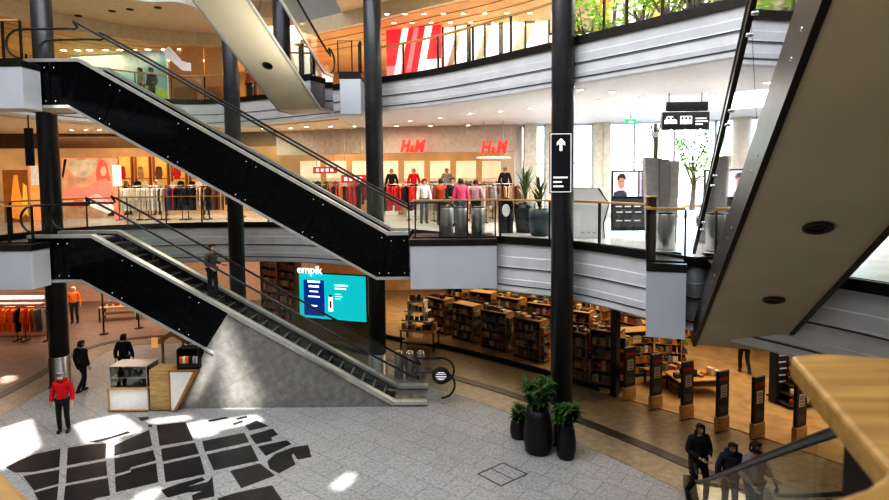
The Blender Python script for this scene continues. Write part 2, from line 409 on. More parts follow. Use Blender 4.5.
for f in rf:
    cx = sum(rv[i].x for i in f)/len(f); cy = sum(rv[i].y for i in f)/len(f)
    if not any(inside((cx, cy), h) for h in holes): fs.append(f)
b = MB(); b.add([(p.x, p.y, 20.0) for p in rv], fs); st(b.build('ceiling_roof', M_white))
# enclosing walls
def wall(name, a, c, z0, z1, m, t=.2):
    d = Vector((c[0]-a[0], c[1]-a[1])); rz = math.atan2(d.y, d.x)
    b = MB(); b.box(((a[0]+c[0])/2, (a[1]+c[1])/2, (z0+z1)/2), (d.length, t, z1-z0), rz); return st(b.build(name, m))
wall('wall_west', (-32,-10), (-32,34), 0, 20, M_wall)
wall('wall_south', (-32,-10), (22,-10), 0, 20, M_wall)
wall('wall_east', (22,-10), (22,34), 0, 20, M_wall)
wall('wall_north_lower', (-32,33.9), (22,33.9), 0, Z1, M_warmwall)
wall('wall_north_middle', (-32,33.9), (3.3,33.9), Z1, 14, M_warmwall)
wall('wall_north_top_west', (-32,33.9), (-13.5,33.9), 14, 20, M_wall); wall('wall_north_top_middle', (-2.5,33.9), (3.3,33.9), 14, 20, M_wall); wall('wall_north_top_east', (3.5,25.0), (17,22.0), 13.3, 20, M_wall)
# bright entrance facade on the middle level (right) and windows above it
FA, FB = (3.5,25.0), (17,22.0)
fd = Vector((FB[0]-FA[0], FB[1]-FA[1])); fl = fd.length; fd.normalize(); frz = math.atan2(fd.y, fd.x)
def fp(d, o=0): return (FA[0]+fd.x*d + fd.y*o, FA[1]+fd.y*d - fd.x*o)
wall('wall_partition', (3.3,24.6), (3.3,33.8), Z1, Z2-1.1, M_white, .35)
wall('wall_facade_east', fp(fl), (22,20), Z1, 14, M_white)
wn = 0
for zz0, zz1, stp in ((Z1, Z2-1.12, 1.62), (Z2, 13.3, 2.2)):
    k = 0; d = 0
    while d < fl - .3:
        wn += 1; w = min(stp, fl-d); a = fp(d); c = fp(d+w)
        fr = MB()
        for q in (a, c): fr.box((q[0], q[1], (zz0+zz1)/2), (.09, .12, zz1-zz0), frz)
        for z in (zz0+.04, zz0+2.35, zz1-.05): fr.box(((a[0]+c[0])/2, (a[1]+c[1])/2, z), (w, .1, .08), frz)
        wo = st(fr.build('window_%d' % wn, M_boxside if zz0 < 9 else M_post))
        g = MB(); g.box(((a[0]+c[0])/2, (a[1]+c[1])/2, (zz0+zz1)/2), (w-.09, .015, zz1-zz0-.08), frz); g.build('pane', M_win, wo)
        d += stp
# added clerestory row, stand-in for the bright reflection at the third escalator
for k in range(5):
    wn += 1; x = -12.2 + 1.9*k
    fr = MB()
    for q in (x, x+1.9): fr.box((q, 28.2, 16.6), (.08, .1, 5.4))
    for z in (13.95, 15.4, 16.9, 19.2): fr.box((x+.95, 28.2, z), (1.9, .08, .07))
    wo = st(fr.build('window_%d' % wn, M_post)); g = MB(); g.box((x+.95, 28.2, 16.6), (1.8, .012, 5.3)); g.build('pane', M_win, wo)
# slender tan piers between the clothes shop and the entrance
for k, (u, w, y) in enumerate(((530, .55, 24.3), (548, .3, 24.6), (598, .5, 24.1), (605, .3, 24.0))):
    p = PY(u, 200, y)
    b = MB(); b.box((p.x, y, (Z1+Z2-1.1)/2), (w, .5, Z2-1.1-Z1)); st(b.build('pillar_%d' % (k+1), mat('sand stone pier', (.68,.63,.54), .6)))
b = MB(); b.prism([(2,23),(22,23),(22,60),(2,60)], Z1-.25, Z1-.2); st(b.build('street_ground', mat('bright street paving', (.75,.75,.74), .8)))
# ------------------------------------------------------------------ columns
def column(x, y, r, z1, label, sleeve=True):
    t = thing('round_column', label, 'column', (x, y, 0), 0, 'round columns of the atrium')
    b = MB(); b.lathe((0,0,.0), [(r, 1.0 if sleeve else 0), (r, z1)], 28); b.build('shaft', M_col, t)
    if sleeve:
        b = MB(); b.lathe((0,0,0), [(r+.045,0),(r+.045,.06),(r+.02,.08),(r+.02,1.02),(r,1.04)], 28); b.build('base_sleeve', M_steel, t)
    return t
XC = {}
for nm, u, v, yy, r, lab in (
        ('front', 562, 300, 14.08, .285, 'thick charcoal round column with black arrow sign, rising behind the black planters'),
        ('mid', 377, 310, 18.4, .29, 'charcoal round column behind the foot of the escalators beside the turquoise screen'),
        ('far', 236, 230, 20.25, .28, 'charcoal round column behind the man riding the escalator'),
        ('left', 58, 330, 18.4, .3, 'charcoal round column with steel base sleeve near the two escalator tops')):
    p = PY(u, v, yy); XC[nm] = (p.x, yy); column(p.x, yy, r, 19.9, lab)
# ------------------------------------------------------------------ escalators
T30 = math.tan(math.radians(30))
def escalator(name, label, A, d, n, rise, fl_lo, fl_hi, width, depth, m_side, m_soff, rail_h=.95, rail_lo=None, rail_hi=None, stone=False, lights=(), seg=1.9, trim=M_steel, gl=None, newel=True, bolts=True, trim_h=.05, deckm=None):
    """A: near bottom comb point on the near side (3D floor level); d: unit horizontal direction going up; n: unit horizontal towards far side"""
    A = Vector(A); d = Vector((d[0], d[1], 0)).normalized(); n = Vector((n[0], n[1], 0)).normalized(); Lz = rise / T30
    t = thing(name, label, 'escalator', tuple(A), 0)
    def W(s, o, z): return d*s + n*o + Vector((0,0,z))
    zf = lambda s: max(0.0, min(rise, s*T30))
    def prof(off, s0, s1):       # polyline parallel to the deck at vertical offset off, mitred corners
        k = off*math.tan(math.radians(15))
        return [(s0, off), (-k, off), (Lz-k, rise+off), (s1, rise+off)]
    s0, s1 = -fl_lo, Lz+fl_hi
    up = prof(.08, s0, s1); lo = prof(-depth, s0, s1)
    # side cladding (both sides) as separate glass panels between joints
    def polyl(pl, s):
        for (a, za), (c, zc) in zip(pl, pl[1:]):
            if s <= c: return za + (zc-za)*(s-a)/(c-a)
        return pl[-1][1]
    js = [s0]; x = s0 + (fl_lo if fl_lo > .3 else 0)
    while x < s1 - .7:
        if x > js[-1] + .3: js.append(x)
        x += seg
    js.append(s1)
    for side, o in ((0, 0.0), (1, width)):
        for a, c in zip(js, js[1:]):
            lean = lambda s: .25 if s0 < s < s1 else 0
            ptsU = [a] + [q[0] for q in up[1:3] if a < q[0] < c] + [c]
            lsh = lambda s: s + (0 if s in (s0, s1) else .5*depth/1.33*math.cos(math.radians(30))*1.15*max(0, min(1, (s+.2)/.8, (Lz-.1-s)/.6)))
            aL, cL = lsh(a), lsh(c)
            ptsL = [aL] + [q[0] for q in lo[1:3] if aL < q[0] < cL] + [cL]
            if stone and c < stone + .01: continue
            a2 = a
            g = .012
            poly = [W(s + (g if s == a else -g if s == c else 0), o, polyl(up, s) - .02) for s in ptsU] + [W(s + (g if s == aL else -g if s == cL else 0), o, polyl(lo, s)+.03) for s in reversed(ptsL)]
            b = MB(); b.plate(poly, n*(.02 if side == 0 else -.02)); b.build('side_panel', m_side, t)
        if bolts and side == 0:
            for a, c in zip(js, js[1:]):
                if stone and c < stone + .01: continue
                for s in (a + .14, c - .14):
                    for low in (0, 1):
                        j_ = a if s < (a+c)/2 else c; dj = (j_ + .5*depth/1.33*math.cos(math.radians(30))*1.15*max(0, min(1, (j_+.2)/.8, (Lz-.1-j_)/.6)) - j_) if j_ not in (s0, s1) else 0
                        sq = s + dj*(.87 if low else .13); zz = polyl(lo, sq)+.16 if low else polyl(up, sq)-.2
                        p = W(sq, o-.015, zz); b = MB(); b.ell(p, (.026,.026,.026), 8, 5); b.build('stud', M_chrome, t)
        # lower trim following the soffit edge
        b = MB()
        for (a, za), (c, zc) in zip(lo, lo[1:]):
            if stone and c < stone + .01: continue
            if stone and a < stone: za = za + (zc-za)*(stone+.0-a)/(c-a); a = stone
            oo = -.03 if side == 0 else .03
            p = [W(a, o+oo, za-.04), W(c, o+oo, zc-.04), W(c, o+oo, zc+trim_h), W(a, o+oo, za+trim_h)]
            b.plate(p, n*(.06 if side == 0 else -.06))
        if b.v: b.build('soffit_trim', trim, t)
        # deck: outer skirt cover
        b = MB()
        wd = .24
        o1 = o - .03 if side == 0 else o - wd + .03
        for (a, za), (c, zc) in zip(up, up[1:]):
            p = [W(a, o1, za-.03), W(c, o1, zc-.03), W(c, o1, zc+.07), W(a, o1, za+.07)]
            b.plate(p, n*wd)
        b.build('deck', deckm or trim, t)
        # balustrade glass
        gz = rail_h - .09
        rl = rail_lo if rail_lo is not None else fl_lo; rh = rail_hi if rail_hi is not None else fl_hi
        og = o + .12 if side == 0 else o - .12
        rp = prof(.08 + rail_h, -rl, Lz + rh)
        ss = [-rl + .1, rp[1][0]*.5, 0, Lz*.25, Lz*.5, Lz*.75, Lz, Lz + rh - .1]
        ss = [-rl] + [x for x in (0, Lz*.2, Lz*.4, Lz*.6, Lz*.8, Lz) if -rl < x < Lz+rh] + [Lz+rh]
        for a, c in zip(ss, ss[1:]):
            tops = [a] + [q[0] for q in rp[1:3] if a < q[0] < c] + [c]
            bots = [a] + [q[0] for q in up[1:3] if a < q[0] < c] + [c]
            poly = [W(s + (.006 if s == a else -.006 if s == c else 0), og, polyl(rp, s) - .03) for s in tops] + [W(s + (.006 if s == a else -.006 if s == c else 0), og, polyl(up, s)+.04) for s in reversed(bots)]
            b = MB(); b.plate(poly, n*.012); b.build('glass_panel', gl or M_glass, t)
        # handrail with the returning loop at each end
        H = []
        r0 = (rail_h - .12)/2
        def arc(s, z, r, a0, a1, k=9): return [(s + r*math.cos(a0+(a1-a0)*i/k), z + r*math.sin(a0+(a1-a0)*i/k)) for i in range(k+1)]
        H += [(q, w) for q, w in arc(-rl, .08+rail_h-r0, r0, 1.5*PI, .5*PI)]
        H += smooth([(rp[0][0]+.02, rp[0][1]), (rp[1][0]-.4, rp[1][1]), (rp[1][0]+.35, rp[1][1]+.2), (rp[2][0]-.35, rp[2][1]-.2), (rp[2][0]+.4, rp[2][1]), (rp[3][0]-.02, rp[3][1])], 5)
        H += [(q, w) for q, w in arc(Lz+rh, rise+.08+rail_h-r0, r0, .5*PI, -.5*PI)]
        b = MB(); b.tube([W(s, og+.006, z) for s, z in H], .034, 8); b.build('handrail', M_rubber, t)
    # soffit
    b = MB()
    for (a, za), (c, zc) in zip(lo, lo[1:]):
        if stone and c < stone + .01: continue
        if stone and a < stone: za = za + (zc-za)*(stone-a)/(c-a); a = stone
        b.add([W(a, .03, za), W(c, .03, zc), W(c, width-.03, zc), W(a, width-.03, za)], [(0,1,2,3)])
    if b.v: b.build('soffit', m_soff, t)
    # end caps of the truss
    for s, za in ((s0, 0), (s1, rise)):
        if stone and s == s0: continue
        b = MB(); b.plate([W(s, .02, za-depth), W(s, width-.02, za-depth), W(s, width-.02, za+.05), W(s, .02, za+.05)], d*(.02 if s == s0 else -.02)); b.build('end_panel', m_side, t)
    # steps
    ns = int(rise/.2 + .5); h = rise/ns; tr = h/T30
    for i in range(ns):
        b = MB()
        s = i*tr
        b.add([W(s, .26, (i-1)*h-.02), W(s, width-.26, (i-1)*h-.02), W(s, width-.26, i*h), W(s, .26, i*h)], [(0,1,2,3)], 0)
        b.add([W(s, .26, i*h), W(s, width-.26, i*h), W(s+tr, width-.26, i*h), W(s+tr, .26, i*h)], [(0,1,2,3)], 0)
        b.plate([W(s-.012, .26, i*h-.012), W(s+.05, .26, i*h-.012), W(s+.05, .26, i*h+.004), W(s-.012, .26, i*h+.004)], n*(width-.52), 1)
        b.build('step', [M_step, M_stepedge], t)
    for a, c, z in ((s0, 0, 0.0), (Lz, s1, rise)):
        b = MB(); b.plate([W(a, .24, z-.05), W(c, .24, z-.05), W(c, .24, z+.012), W(a, .24, z+.012)], n*(width-.48)); b.build('comb_plate', M_steel, t)
    for s, o in lights:
        zz = polyl(lo, s)
        sl = rise/Lz if -depth*.27 < s < Lz else 0
        b = MB(); M = Matrix.Translation(W(s, o, zz-.012)) @ Matrix(((d.x, n.x, 0, 0),(d.y, n.y, 0, 0),(0,0,1,0),(0,0,0,1))) @ Matrix.Rotation(-math.atan(sl), 4, 'Y')
        pts = [(.155,0),(.155,-.02),(.12,-.022),(.1,.0)]
        vs = []
        for r, z in pts: vs += [M @ Vector((r*math.cos(2*PI*k/24), r*math.sin(2*PI*k/24), z)) for k in range(24)]
        fs = [(i*24+k, i*24+(k+1)%24, (i+1)*24+(k+1)%24, (i+1)*24+k) for i in range(3) for k in range(24)]
        b.add(vs, fs, 0, True); rg = b.build('downlight', M_soffside, t)
        b = MB(); b.add([M @ Vector((.1*math.cos(2*PI*k/24), .1*math.sin(2*PI*k/24), -.002)) for k in range(24)], [tuple(range(23,-1,-1))]); b.build('lens', M_black, rg)
        b = MB(); b.add([M @ Vector((.04*math.cos(2*PI*k/12), .04*math.sin(2*PI*k/12), -.006)) for k in range(12)], [tuple(range(11,-1,-1))]); b.build('bulb', M_post, rg)
    return t, W, zf
YE = 16.4
xl = PY(394, 408, YE).x
ESC_LO, WLO, _ = escalator('escalator', 'lower black escalator with stone-clad foot, carrying a man down to the ground floor', (xl, YE, 0), (-1,0), (0,1), Z1, 1.0, 1.9, 1.5, 1.25, M_blackglass, M_soffitlite, stone=5.45, rail_lo=1.45, rail_hi=1.75, seg=1.97, trim=M_deck)
# stone foot under the lower part
b = MB()
q = [(5.55,2.38),(6.2,1.9)]
def L(u, v): p = PY(u, v, YE); return ((xl - p.x), p.z)
foot = [(0.0,.0), L(180,411), L(205,350), L(228,317)]
foot[1] = (foot[1][0], 0.0); foot[3] = (foot[3][0], foot[3][0]*T30+.05)
b.plate([WLO(s, -.01, z) for s, z in foot], Vector((0,.05,0))); so = b.build('stone_foot', M_stone, ESC_LO)
b = MB(); b.plate([WLO(s, .05, z) for s, z in ((.9,.0),foot[1],foot[2],(foot[3][0],foot[3][1]-.5))], Vector((0,1.4,0))); b.build('stone_foot', M_stone, ESC_LO)
b = MB(); b.plate([WLO(s, 1.46, z) for s, z in foot], Vector((0,.05,0))); b.build('stone_foot', M_stone, ESC_LO)
b = MB(); b.plate([WLO(s, -.04, z) for s, z in ((0,0.02),(foot[3][0], foot[3][0]*T30+.02),(foot[3][0], foot[3][0]*T30+.1),(0,.1))], Vector((0,.06,0))); b.build('foot_trim', M_chrome, ESC_LO)
b = MB(); b.plate([WLO(s, -.03, z) for s, z in (foot[1], (foot[1][0]+.05, 0), (foot[3][0]+.05, foot[3][1]), foot[3])], Vector((0,.04,0)))
xu = PY(387, 235, YE).x
ESC_UP, WUP, _ = escalator('escalator', 'upper black escalator descending from the upper gallery to the middle gallery', (xu, YE, Z1), (-1,0), (0,1), Z2-Z1, .65, 1.9, 1.5, 1.25, M_blackglass, M_soffitlite, rail_lo=1.7, rail_hi=1.75, seg=1.97, trim=M_deck)
# right pair running towards the viewer
DR = Vector((-.342, -.94, 0)).normalized(); NR = Vector((.94, -.342, 0)).normalized()
pr = PY(696, 344, 10.7); ps_ = PY(694, 344, 11.5); DU = Vector((-math.sin(.34), -math.cos(.34), 0)); NU = Vector((math.cos(.34), -math.sin(.34), 0))
ESC_R, WR, _ = escalator('escalator', 'nearest escalator overhead, seen from below with taupe soffit and three downlights', (ps_.x-DU.x*.36, 11.5-DU.y*.36, Z1), DU, NU, Z2-Z1, .02, 1.5, 1.48, 1.8, M_mirror, M_soffit, lights=((3.3,.85),(5.6,.8),(7.75,.9)), trim=M_soffside, gl=M_glass, seg=1.5, trim_h=.5, rail_h=.75)
ESC_RL, WRL, _ = escalator('escalator', 'lower escalator at bottom right with people stepping onto it', (pr.x-.04+DR.x*.5, 10.75+DR.y*.5, 0), DR, NR, Z1, 2.0, 1.0, 1.66, 1.0, M_soffside, M_soffit, trim=M_post, bolts=False, rail_lo=2.0, rail_h=.85)
# third escalator above the centre, upper gallery to top level
pt = PY(326, 111, 18.9)
D3 = Vector((-.235, -.972, 0)).normalized(); N3 = Vector((-D3.y, D3.x, 0)); N3 = Vector((.972, -.235, 0))
p3 = PY(284, 113, 18.9)
ESC_T, WT, _ = escalator('escalator', 'high escalator with pale cream underside rising from the upper gallery', (p3.x, 18.9, Z2), D3, N3, 5.2, .7, 1.2, 1.5, 1.15, M_mirror, M_soffitlite, lights=((2.2,.75),(4.6,.75),(6.9,.7)), trim=M_deck, seg=3.4)
# ------------------------------------------------------------------ landing boxes
def landbox(name, label, x0, x1, y0, y1, z, h, mside=M_boxside):
    t = thing(name, label, 'landing box', ((x0+x1)/2, (y0+y1)/2, z-h))
    cx, cy = (x0+x1)/2, (y0+y1)/2
    b = MB(); b.box((0,0,(h-.18)/2), (x1-x0, y1-y0, h-.18), bev=.01); b.build('casing', M_box, t)
    b = MB(); b.box(((x1-x0)/2+.006, 0, (h-.2)/2), (.008, y1-y0-.04, h-.24)); b.build('end_panel', mside, t)
    b = MB(); b.box((0,0,h-.09), (x1-x0+.04, y1-y0+.04, .18), bev=.01); b.build('curb', M_curb, t)
    return t
def bx(u0, u1, y): return PY(u0, 200, y).x, PY(u1, 200, y).x
x0, x1 = bx(409.5, 496.5, 15.45); landbox('landing_box', 'pale grey landing box at the foot of the upper escalator', x0, x1, 15.45, 17.2, Z1+.02, 1.42)
x0 = PY(-60, 270, 15.6).x; x1 = PY(32, 270, 15.6).x; landbox('landing_box', 'pale grey landing box at the left on the middle level', x0, x1, 15.6, 16.35, Z1-.05, 1.3)
x0 = PY(-60, 90, 15.6).x; x1 = PY(22, 90, 15.6).x; landbox('landing_box', 'pale grey landing box at the left on the upper level', x0, x1, 15.6, 16.35, Z2-.05, 1.35)
x0 = PY(340, 100, 18.5).x; x1 = PY(361, 100, 18.5).x; landbox('landing_box', 'small pale landing box at the foot of the high escalator', x0, x1, 18.5, 19.25, Z2+.05, 1.35)
f0 = PY(646, 300, 11.0); fq = [Vector((f0.x, 11.0, 0)), Vector((f0.x, 11.0, 0)) + NR*.74, Vector((f0.x, 11.0, 0)) + NR*.74 - DR*1.9, Vector((f0.x, 11.0, 0)) - DR*1.9]
t = thing('landing_box', 'tall grey landing box beside the low end of the overhead escalator', 'landing box', (fq[0].x, 11.0, Z1-1.5))
lq = [(q.x-fq[0].x, q.y-11.0) for q in fq]
b = MB(); b.prism(lq, 0, 1.34); b.build('casing', M_box, t)
b = MB(); b.prism(offset(lq+[lq[0]], .012)[:4], 1.34, 1.5); b.build('curb', M_curb, t)
# ------------------------------------------------------------------ glass railings
def railing(label, path, z, step=1.35, h=1.08, post=M_post, wood=M_wood, gm=M_glass, double=()):
    L_ = plen(path); p0 = path[0]
    t = thing('glass_railing', label, 'railing', (p0[0], p0[1], z), 0)
    loc = [(x-p0[0], y-p0[1]) for x, y in path]
    n = max(1, round(L_/step))
    for i in range(n+1):
        (x, y), a = along(loc, min(L_*i/n, L_-1e-4))
        for k in ((-.09,.09) if i in double else (0,)):
            b = MB(); b.box((x+math.cos(a)*k, y+math.sin(a)*k, h/2+.01), (.035, .07, h-.02), a); b.build('post', post, t)
    for i in range(n):
        seg = sub(loc, L_*i/n+.04, L_*(i+1)/n-.04)
        b = MB(); b.loft(seg, [(.006,.06),(.006,h-.08)]); b.loft(seg, [(-.006,h-.08),(-.006,.06)]); b.build('glass_pane', gm, t)
    b = MB(); b.loft(loc, [(-.045,h),(.045,h),(.05,h+.025),(.045,h+.05),(-.045,h+.05),(-.05,h+.025),(-.045,h)]); b.build('handrail', wood, t)
    b = MB(); b.loft(loc, [(-.02,.02),(.02,.02),(.02,.06),(-.02,.06),(-.02,.02)]); b.build('bottom_rail', post, t)
    return t
def between(path, f0, f1): return [p for p in path if f0(p) and f1(p)]
mi = offset(MID, -.1)
left_mid = [p for p in mi if p[1] > 16.4 and p[0] < -4.2]
railing('oak-topped glass railing curving along the far middle gallery behind the escalators', left_mid, Z1)
right_mid = [p for p in mi if 1.5 < p[0] < 4.75 and p[1] > 11.6]
railing('oak-topped glass railing on the middle gallery behind the front column', right_mid, Z1, 1.45)
far_right = [p for p in mi if p[0] > 6.3 and p[1] < 9.5]
railing('glass railing of the middle gallery at the right beyond the overhead escalator', far_right, Z1, 1.6)
x0, x1 = bx(410, 497, 15.5)
BZ = Z1+.022
railing('oak-topped glass railing on the grey landing box below the red shop letters', [(x0+.05,15.55),(x0+.6,15.53),(x0+1.3,15.53),(x1-.05,15.53)], Z1+.022, .85, double=(0,))
q0, q1, q2 = fq[0]-DR*.05+NR*.03, fq[1]-DR*.05-NR*.03, fq[0]-DR*1.5+NR*.03
railing('short glass railing with oak cap on the tall grey landing box', [(q2.x,q2.y),(q0.x,q0.y),(q1.x,q1.y)], Z1, .75)
x0, x1 = bx(-40, 31, 15.7)
railing('short glass railing on the left landing box of the middle level', [(x0,15.7),(x0+.5,15.7),(x1,15.7)], Z1-.048, .7)
x0, x1 = bx(-40, 33, 15.7)
railing('short glass railing on the left landing box of the upper level', [(x0,15.7),(x0+.5,15.7),(x1-.1,15.7)], Z2-.048, .55)
ui = offset(UPP, -.1)
railing('oak-topped glass railing along the far upper gallery behind the upper escalator', [p for p in ui if p[1] > 17.5 and p[0] < -5.2], Z2)
railing('oak-topped glass railing along the right upper gallery in front of the red display', [p for p in ui if p[0] > -2.9 and p[1] > 11.2], Z2, 1.5)
x0, x1 = bx(341, 362, 18.6)
railing('narrow glass railing at the foot of the high escalator', [(x0,18.6),(x0+.3,18.6),(x1+.05,18.6),(x1-.1,19.2)], Z2+.052, .4)
# ------------------------------------------------------------------ people
M_skin = mat('skin', (.62,.40,.29), .5, var=.06)
M_hairdk = mat('dark hair', (.03,.019,.013), .5, var=.3, scale=30)
M_hairgy = mat('grey blond hair', (.45,.40,.33), .55, var=.3, scale=30)
M_mask = mat('face mask cloth', (.55,.62,.68), .8)
M_maskbk = mat('black mask cloth', (.02,.02,.022), .8)
M_eye = mat('eye', (.02,.015,.012), .2)
M_shoe = mat('dark shoe leather', (.03,.026,.024), .4)
def cloth(n, c): return mat(n + ' cloth', c, .85, var=.18, scale=14, bump=.3)
C_black = cloth('black', (.014,.014,.016)); C_dark = cloth('charcoal', (.035,.035,.04)); C_red = cloth('red', (.62,.012,.02))
C_olive = cloth('olive grey', (.10,.10,.085)); C_grey = cloth('light grey', (.30,.30,.31)); C_navy = cloth('navy', (.03,.04,.07)); C_pink = cloth('pink', (.75,.09,.2))
C_jean = cloth('denim', (.06,.08,.13)); C_burg = cloth('burgundy', (.12,.015,.025)); C_rust = cloth('rust', (.45,.09,.03))
def skin(name, vs, es, rad, m, parent, root=0, sub_=2, extra=None):
    me = bpy.data.meshes.new(name); me.from_pydata(vs, es, []); o = bpy.data.objects.new(name, me); COL.objects.link(o)
    mod = o.modifiers.new('skin', 'SKIN'); mod.use_smooth_shade = True
    if not me.skin_vertices: raise RuntimeError('no skin layer')
    for i, r in enumerate(rad):
        me.skin_vertices[0].data[i].radius = r if isinstance(r, tuple) else (r, r)
        me.skin_vertices[0].data[i].use_root = (i == root)
    sd = o.modifiers.new('sub', 'SUBSURF'); sd.levels = sub_; sd.render_levels = sub_
    bpy.context.view_layer.update()
    nm = bpy.data.meshes.new_from_object(o.evaluated_get(bpy.context.evaluated_depsgraph_get()))
    bpy.data.objects.remove(o); bpy.data.meshes.remove(me)
    V = [tuple(v.co) for v in nm.vertices]; Fc = [tuple(p.vertices) for p in nm.polygons]; bpy.data.meshes.remove(nm)
    b = MB(); b.add(V, Fc, 0, True)
    if extra: b.add(extra.v, extra.f, 0, True)
    return b.build(name, m, parent)
def person(label, loc, rz, h=1.72, top=C_black, legs=C_dark, hair=M_hairdk, mask=None, arms=None, feet=None, lean=0.0, long=0.0, hairlen=0.0, turn=0.0, group=None, hood=False, bulk=1.0):
    """faces -Y at rz=0; arms = ((elbow, hand) left, (elbow, hand) right) in body space for a 1.72 m figure; feet = (knee, ankle) pairs"""
    t = thing('person', label, 'person', loc, rz, group)
    k = h/1.72
    def S(p): return (p[0]*k, p[1]*k - lean*max(0, p[2]-.9)*k, p[2]*k)
    arms = arms or (((.25,.03,1.13),(.27,-.05,.88)), ((-.25,.03,1.13),(-.27,-.05,.88)))
    feet = feet or (((.10,-.02,.50),(.11,.03,.09)), ((-.10,-.02,.50),(-.11,.03,.09)))
    hips = ((.095,0,.90),(-.095,0,.90))
    # --- body: one surface from head to ankles with hands
    vs = [(0,0,.95),(0,0,1.12),(0,.01,1.30),(0,.01,1.41),(0,0,1.49),(0,-.012,1.555),(0,-.02,1.62),(0,-.01,1.675)]
    rd = [.12,.115,.125,.09,.05,.07,.092,.06]; es = [(i,i+1) for i in range(7)]
    ex = MB()
    for (el, ha), sx in zip(arms, (1,-1)):
        i = len(vs); vs += [(sx*.17,.01,1.40), el, ha]; rd += [.055,.04,.03]; es += [(3,i),(i,i+1),(i+1,i+2)]
        e, hnd = Vector(el), Vector(ha); d = (hnd-e).normalized(); side = d.cross(Vector((sx,0,0)))
        side = side.normalized() if side.length > .1 else Vector((0,-1,0)); nrm = d.cross(side).normalized()
        pc = hnd + d*.045
        ex.ell(S(pc), (.02*k,.038*k,.05*k), 10, 6, M=Matrix((nrm, side, d)).transposed())
        for f in range(4):
            a0 = pc + d*.035 + side*(-.027+.018*f); ln = (.06,.07,.072,.055)[f]
            cu = nrm*(-sx)
            ex.tube([S(a0), S(a0 + d*ln*.45 + cu*.008), S(a0 + d*ln*.8 + cu*.026), S(a0 + d*ln*.9 + cu*.045)], [.0095*k,.009*k,.008*k,.006*k], 6)
        a0 = hnd + d*.015 - side*.03
        ex.tube([S(a0), S(a0 - side*.025 + d*.03), S(a0 - side*.02 + d*.06 - nrm*sx*.015)], [.011*k,.01*k,.007*k], 6)
    for (kn, an), hp in zip(feet, hips):
        i = len(vs); vs += [hp, kn, an]; rd += [.085,.055,.04]; es += [(0,i),(i,i+1),(i+1,i+2)]
    body = skin('body', [S(v) for v in vs], es, [r*k for r in rd], M_skin, t, extra=ex)
    # --- top
    vs = [(0,0,.93-long),(0,0,1.08),(0,.01,1.28),(0,.015,1.40),(0,.005,1.475)]; rd = [.145*bulk+long*.12,.14*bulk,.15*bulk,.11*bulk,.062]; es = [(i,i+1) for i in range(4)]
    for (el, ha), sx in zip(arms, (1,-1)):
        i = len(vs); w = Vector(el).lerp(Vector(ha), .9)
        vs += [(sx*.165,.01,1.395), el, tuple(w)]; rd += [.075*bulk,.062*bulk,.048*bulk]; es += [(3,i),(i,i+1),(i+1,i+2)]
    jk = skin('jacket' if top is not C_olive else 'shirt', [S(v) for v in vs], es, [r*k for r in rd], top, t)
    # --- trousers
    vs = [(0,0,.96)]; rd = [.125]; es = []
    for (kn, an), hp in zip(feet, hips):
        i = len(vs); vs += [hp, kn, tuple(Vector(an)+Vector((0,0,.0)))]; rd += [.095,.07,.056]; es += [(0,i),(i,i+1),(i+1,i+2)]
    skin('trousers', [S(v) for v in vs], es, [r*k for r in rd], legs, t)
    for (kn, an), sx in zip(feet, (1,-1)):
        b = MB(); a = Vector(an)
        b.ell(S((a.x, a.y-.045, a.z-.045)), (.047*k,.135*k,.048*k), 12, 8)
        b.ell(S((a.x, a.y+.01, a.z-.015)), (.048*k,.06*k,.07*k), 10, 6); b.build('shoe', M_shoe, t)
    # --- head details
    RT = Matrix.Rotation(turn, 3, 'Z')
    def Hd(p): q = RT @ Vector(p); return S((q.x, q.y-.018, q.z+1.615))
    for sx in (1,-1):
        b = MB(); b.ell(Hd((sx*.034,-.086,.012)), (.012*k,.008*k,.008*k), 8, 6); b.build('eye', M_eye, t)
        b = MB(); b.ell(Hd((sx*.092,.01,-.005)), (.012*k,.02*k,.032*k), 8, 6); b.build('ear', M_skin, t)
    b = MB(); b.ell(Hd((0,-.095,-.018)), (.014*k,.022*k,.026*k), 8, 6); b.build('nose', M_skin, t)
    if mask:
        b = MB(); b.ell(Hd((0,-.042,-.045)), (.078*k,.066*k,.05*k), 14, 8, M=RT); b.build('face_mask', mask, t)
    else:
        b = MB(); b.ell(Hd((0,-.083,-.058)), (.024*k,.01*k,.007*k), 8, 6); b.build('mouth', mat('lips', (.42,.14,.12), .5), t)
    b = MB()
    def hr(i, j):
        a = 2*PI*i; top_ = PI/2*(1-j)
        fr = max(0, -math.sin(a)); g_ = max(0, min(1, (fr-.25)/.45)); g_ = g_*g_*(3-2*g_)
        lo = .066*g_ - (.075 + hairlen)*(1-g_)
        z = .105*math.sin(top_) if j < .6 else None
        r = math.cos(top_*1.0)
        zz = .112*math.sin(top_) if top_ > 0 else 0
        zz = .112 + (lo-.112)*(1-math.cos(j*PI/2))**1.0
        rr = math.sin(min(1, j*1.35)*PI/2)
        q = Vector(((.098+.012*min(1,max(0,-zz*8)))*rr*math.cos(a), .106*rr*math.sin(a)+.008, zz))
        return Hd(q)
    b.grid(hr, 20, 8); b.build('hair', hair, t)
    if hood:
        b = MB(); b.lathe(S((0,.035,1.43)), [(.09*k,0),(.135*k,.03*k),(.13*k,.08*k),(.095*k,.12*k)], 14); b.build('hood', top, t)
    return t
WALK = (((.09,-.16,.52),(.10,-.10,.09)), ((-.09,.0,.50),(-.10,.24,.15)))
ARMW = (((.25,.10,1.14),(.26,.02,.90)), ((-.25,-.06,1.15),(-.25,-.22,.95)))
HOLD = (((.25,.02,1.14),(.10,-.22,1.08)), ((-.25,.02,1.14),(-.08,-.22,1.05)))
REST = (((.25,.06,1.15),(.24,-.20,1.08)), ((-.24,.04,1.14),(-.22,-.16,1.0)))
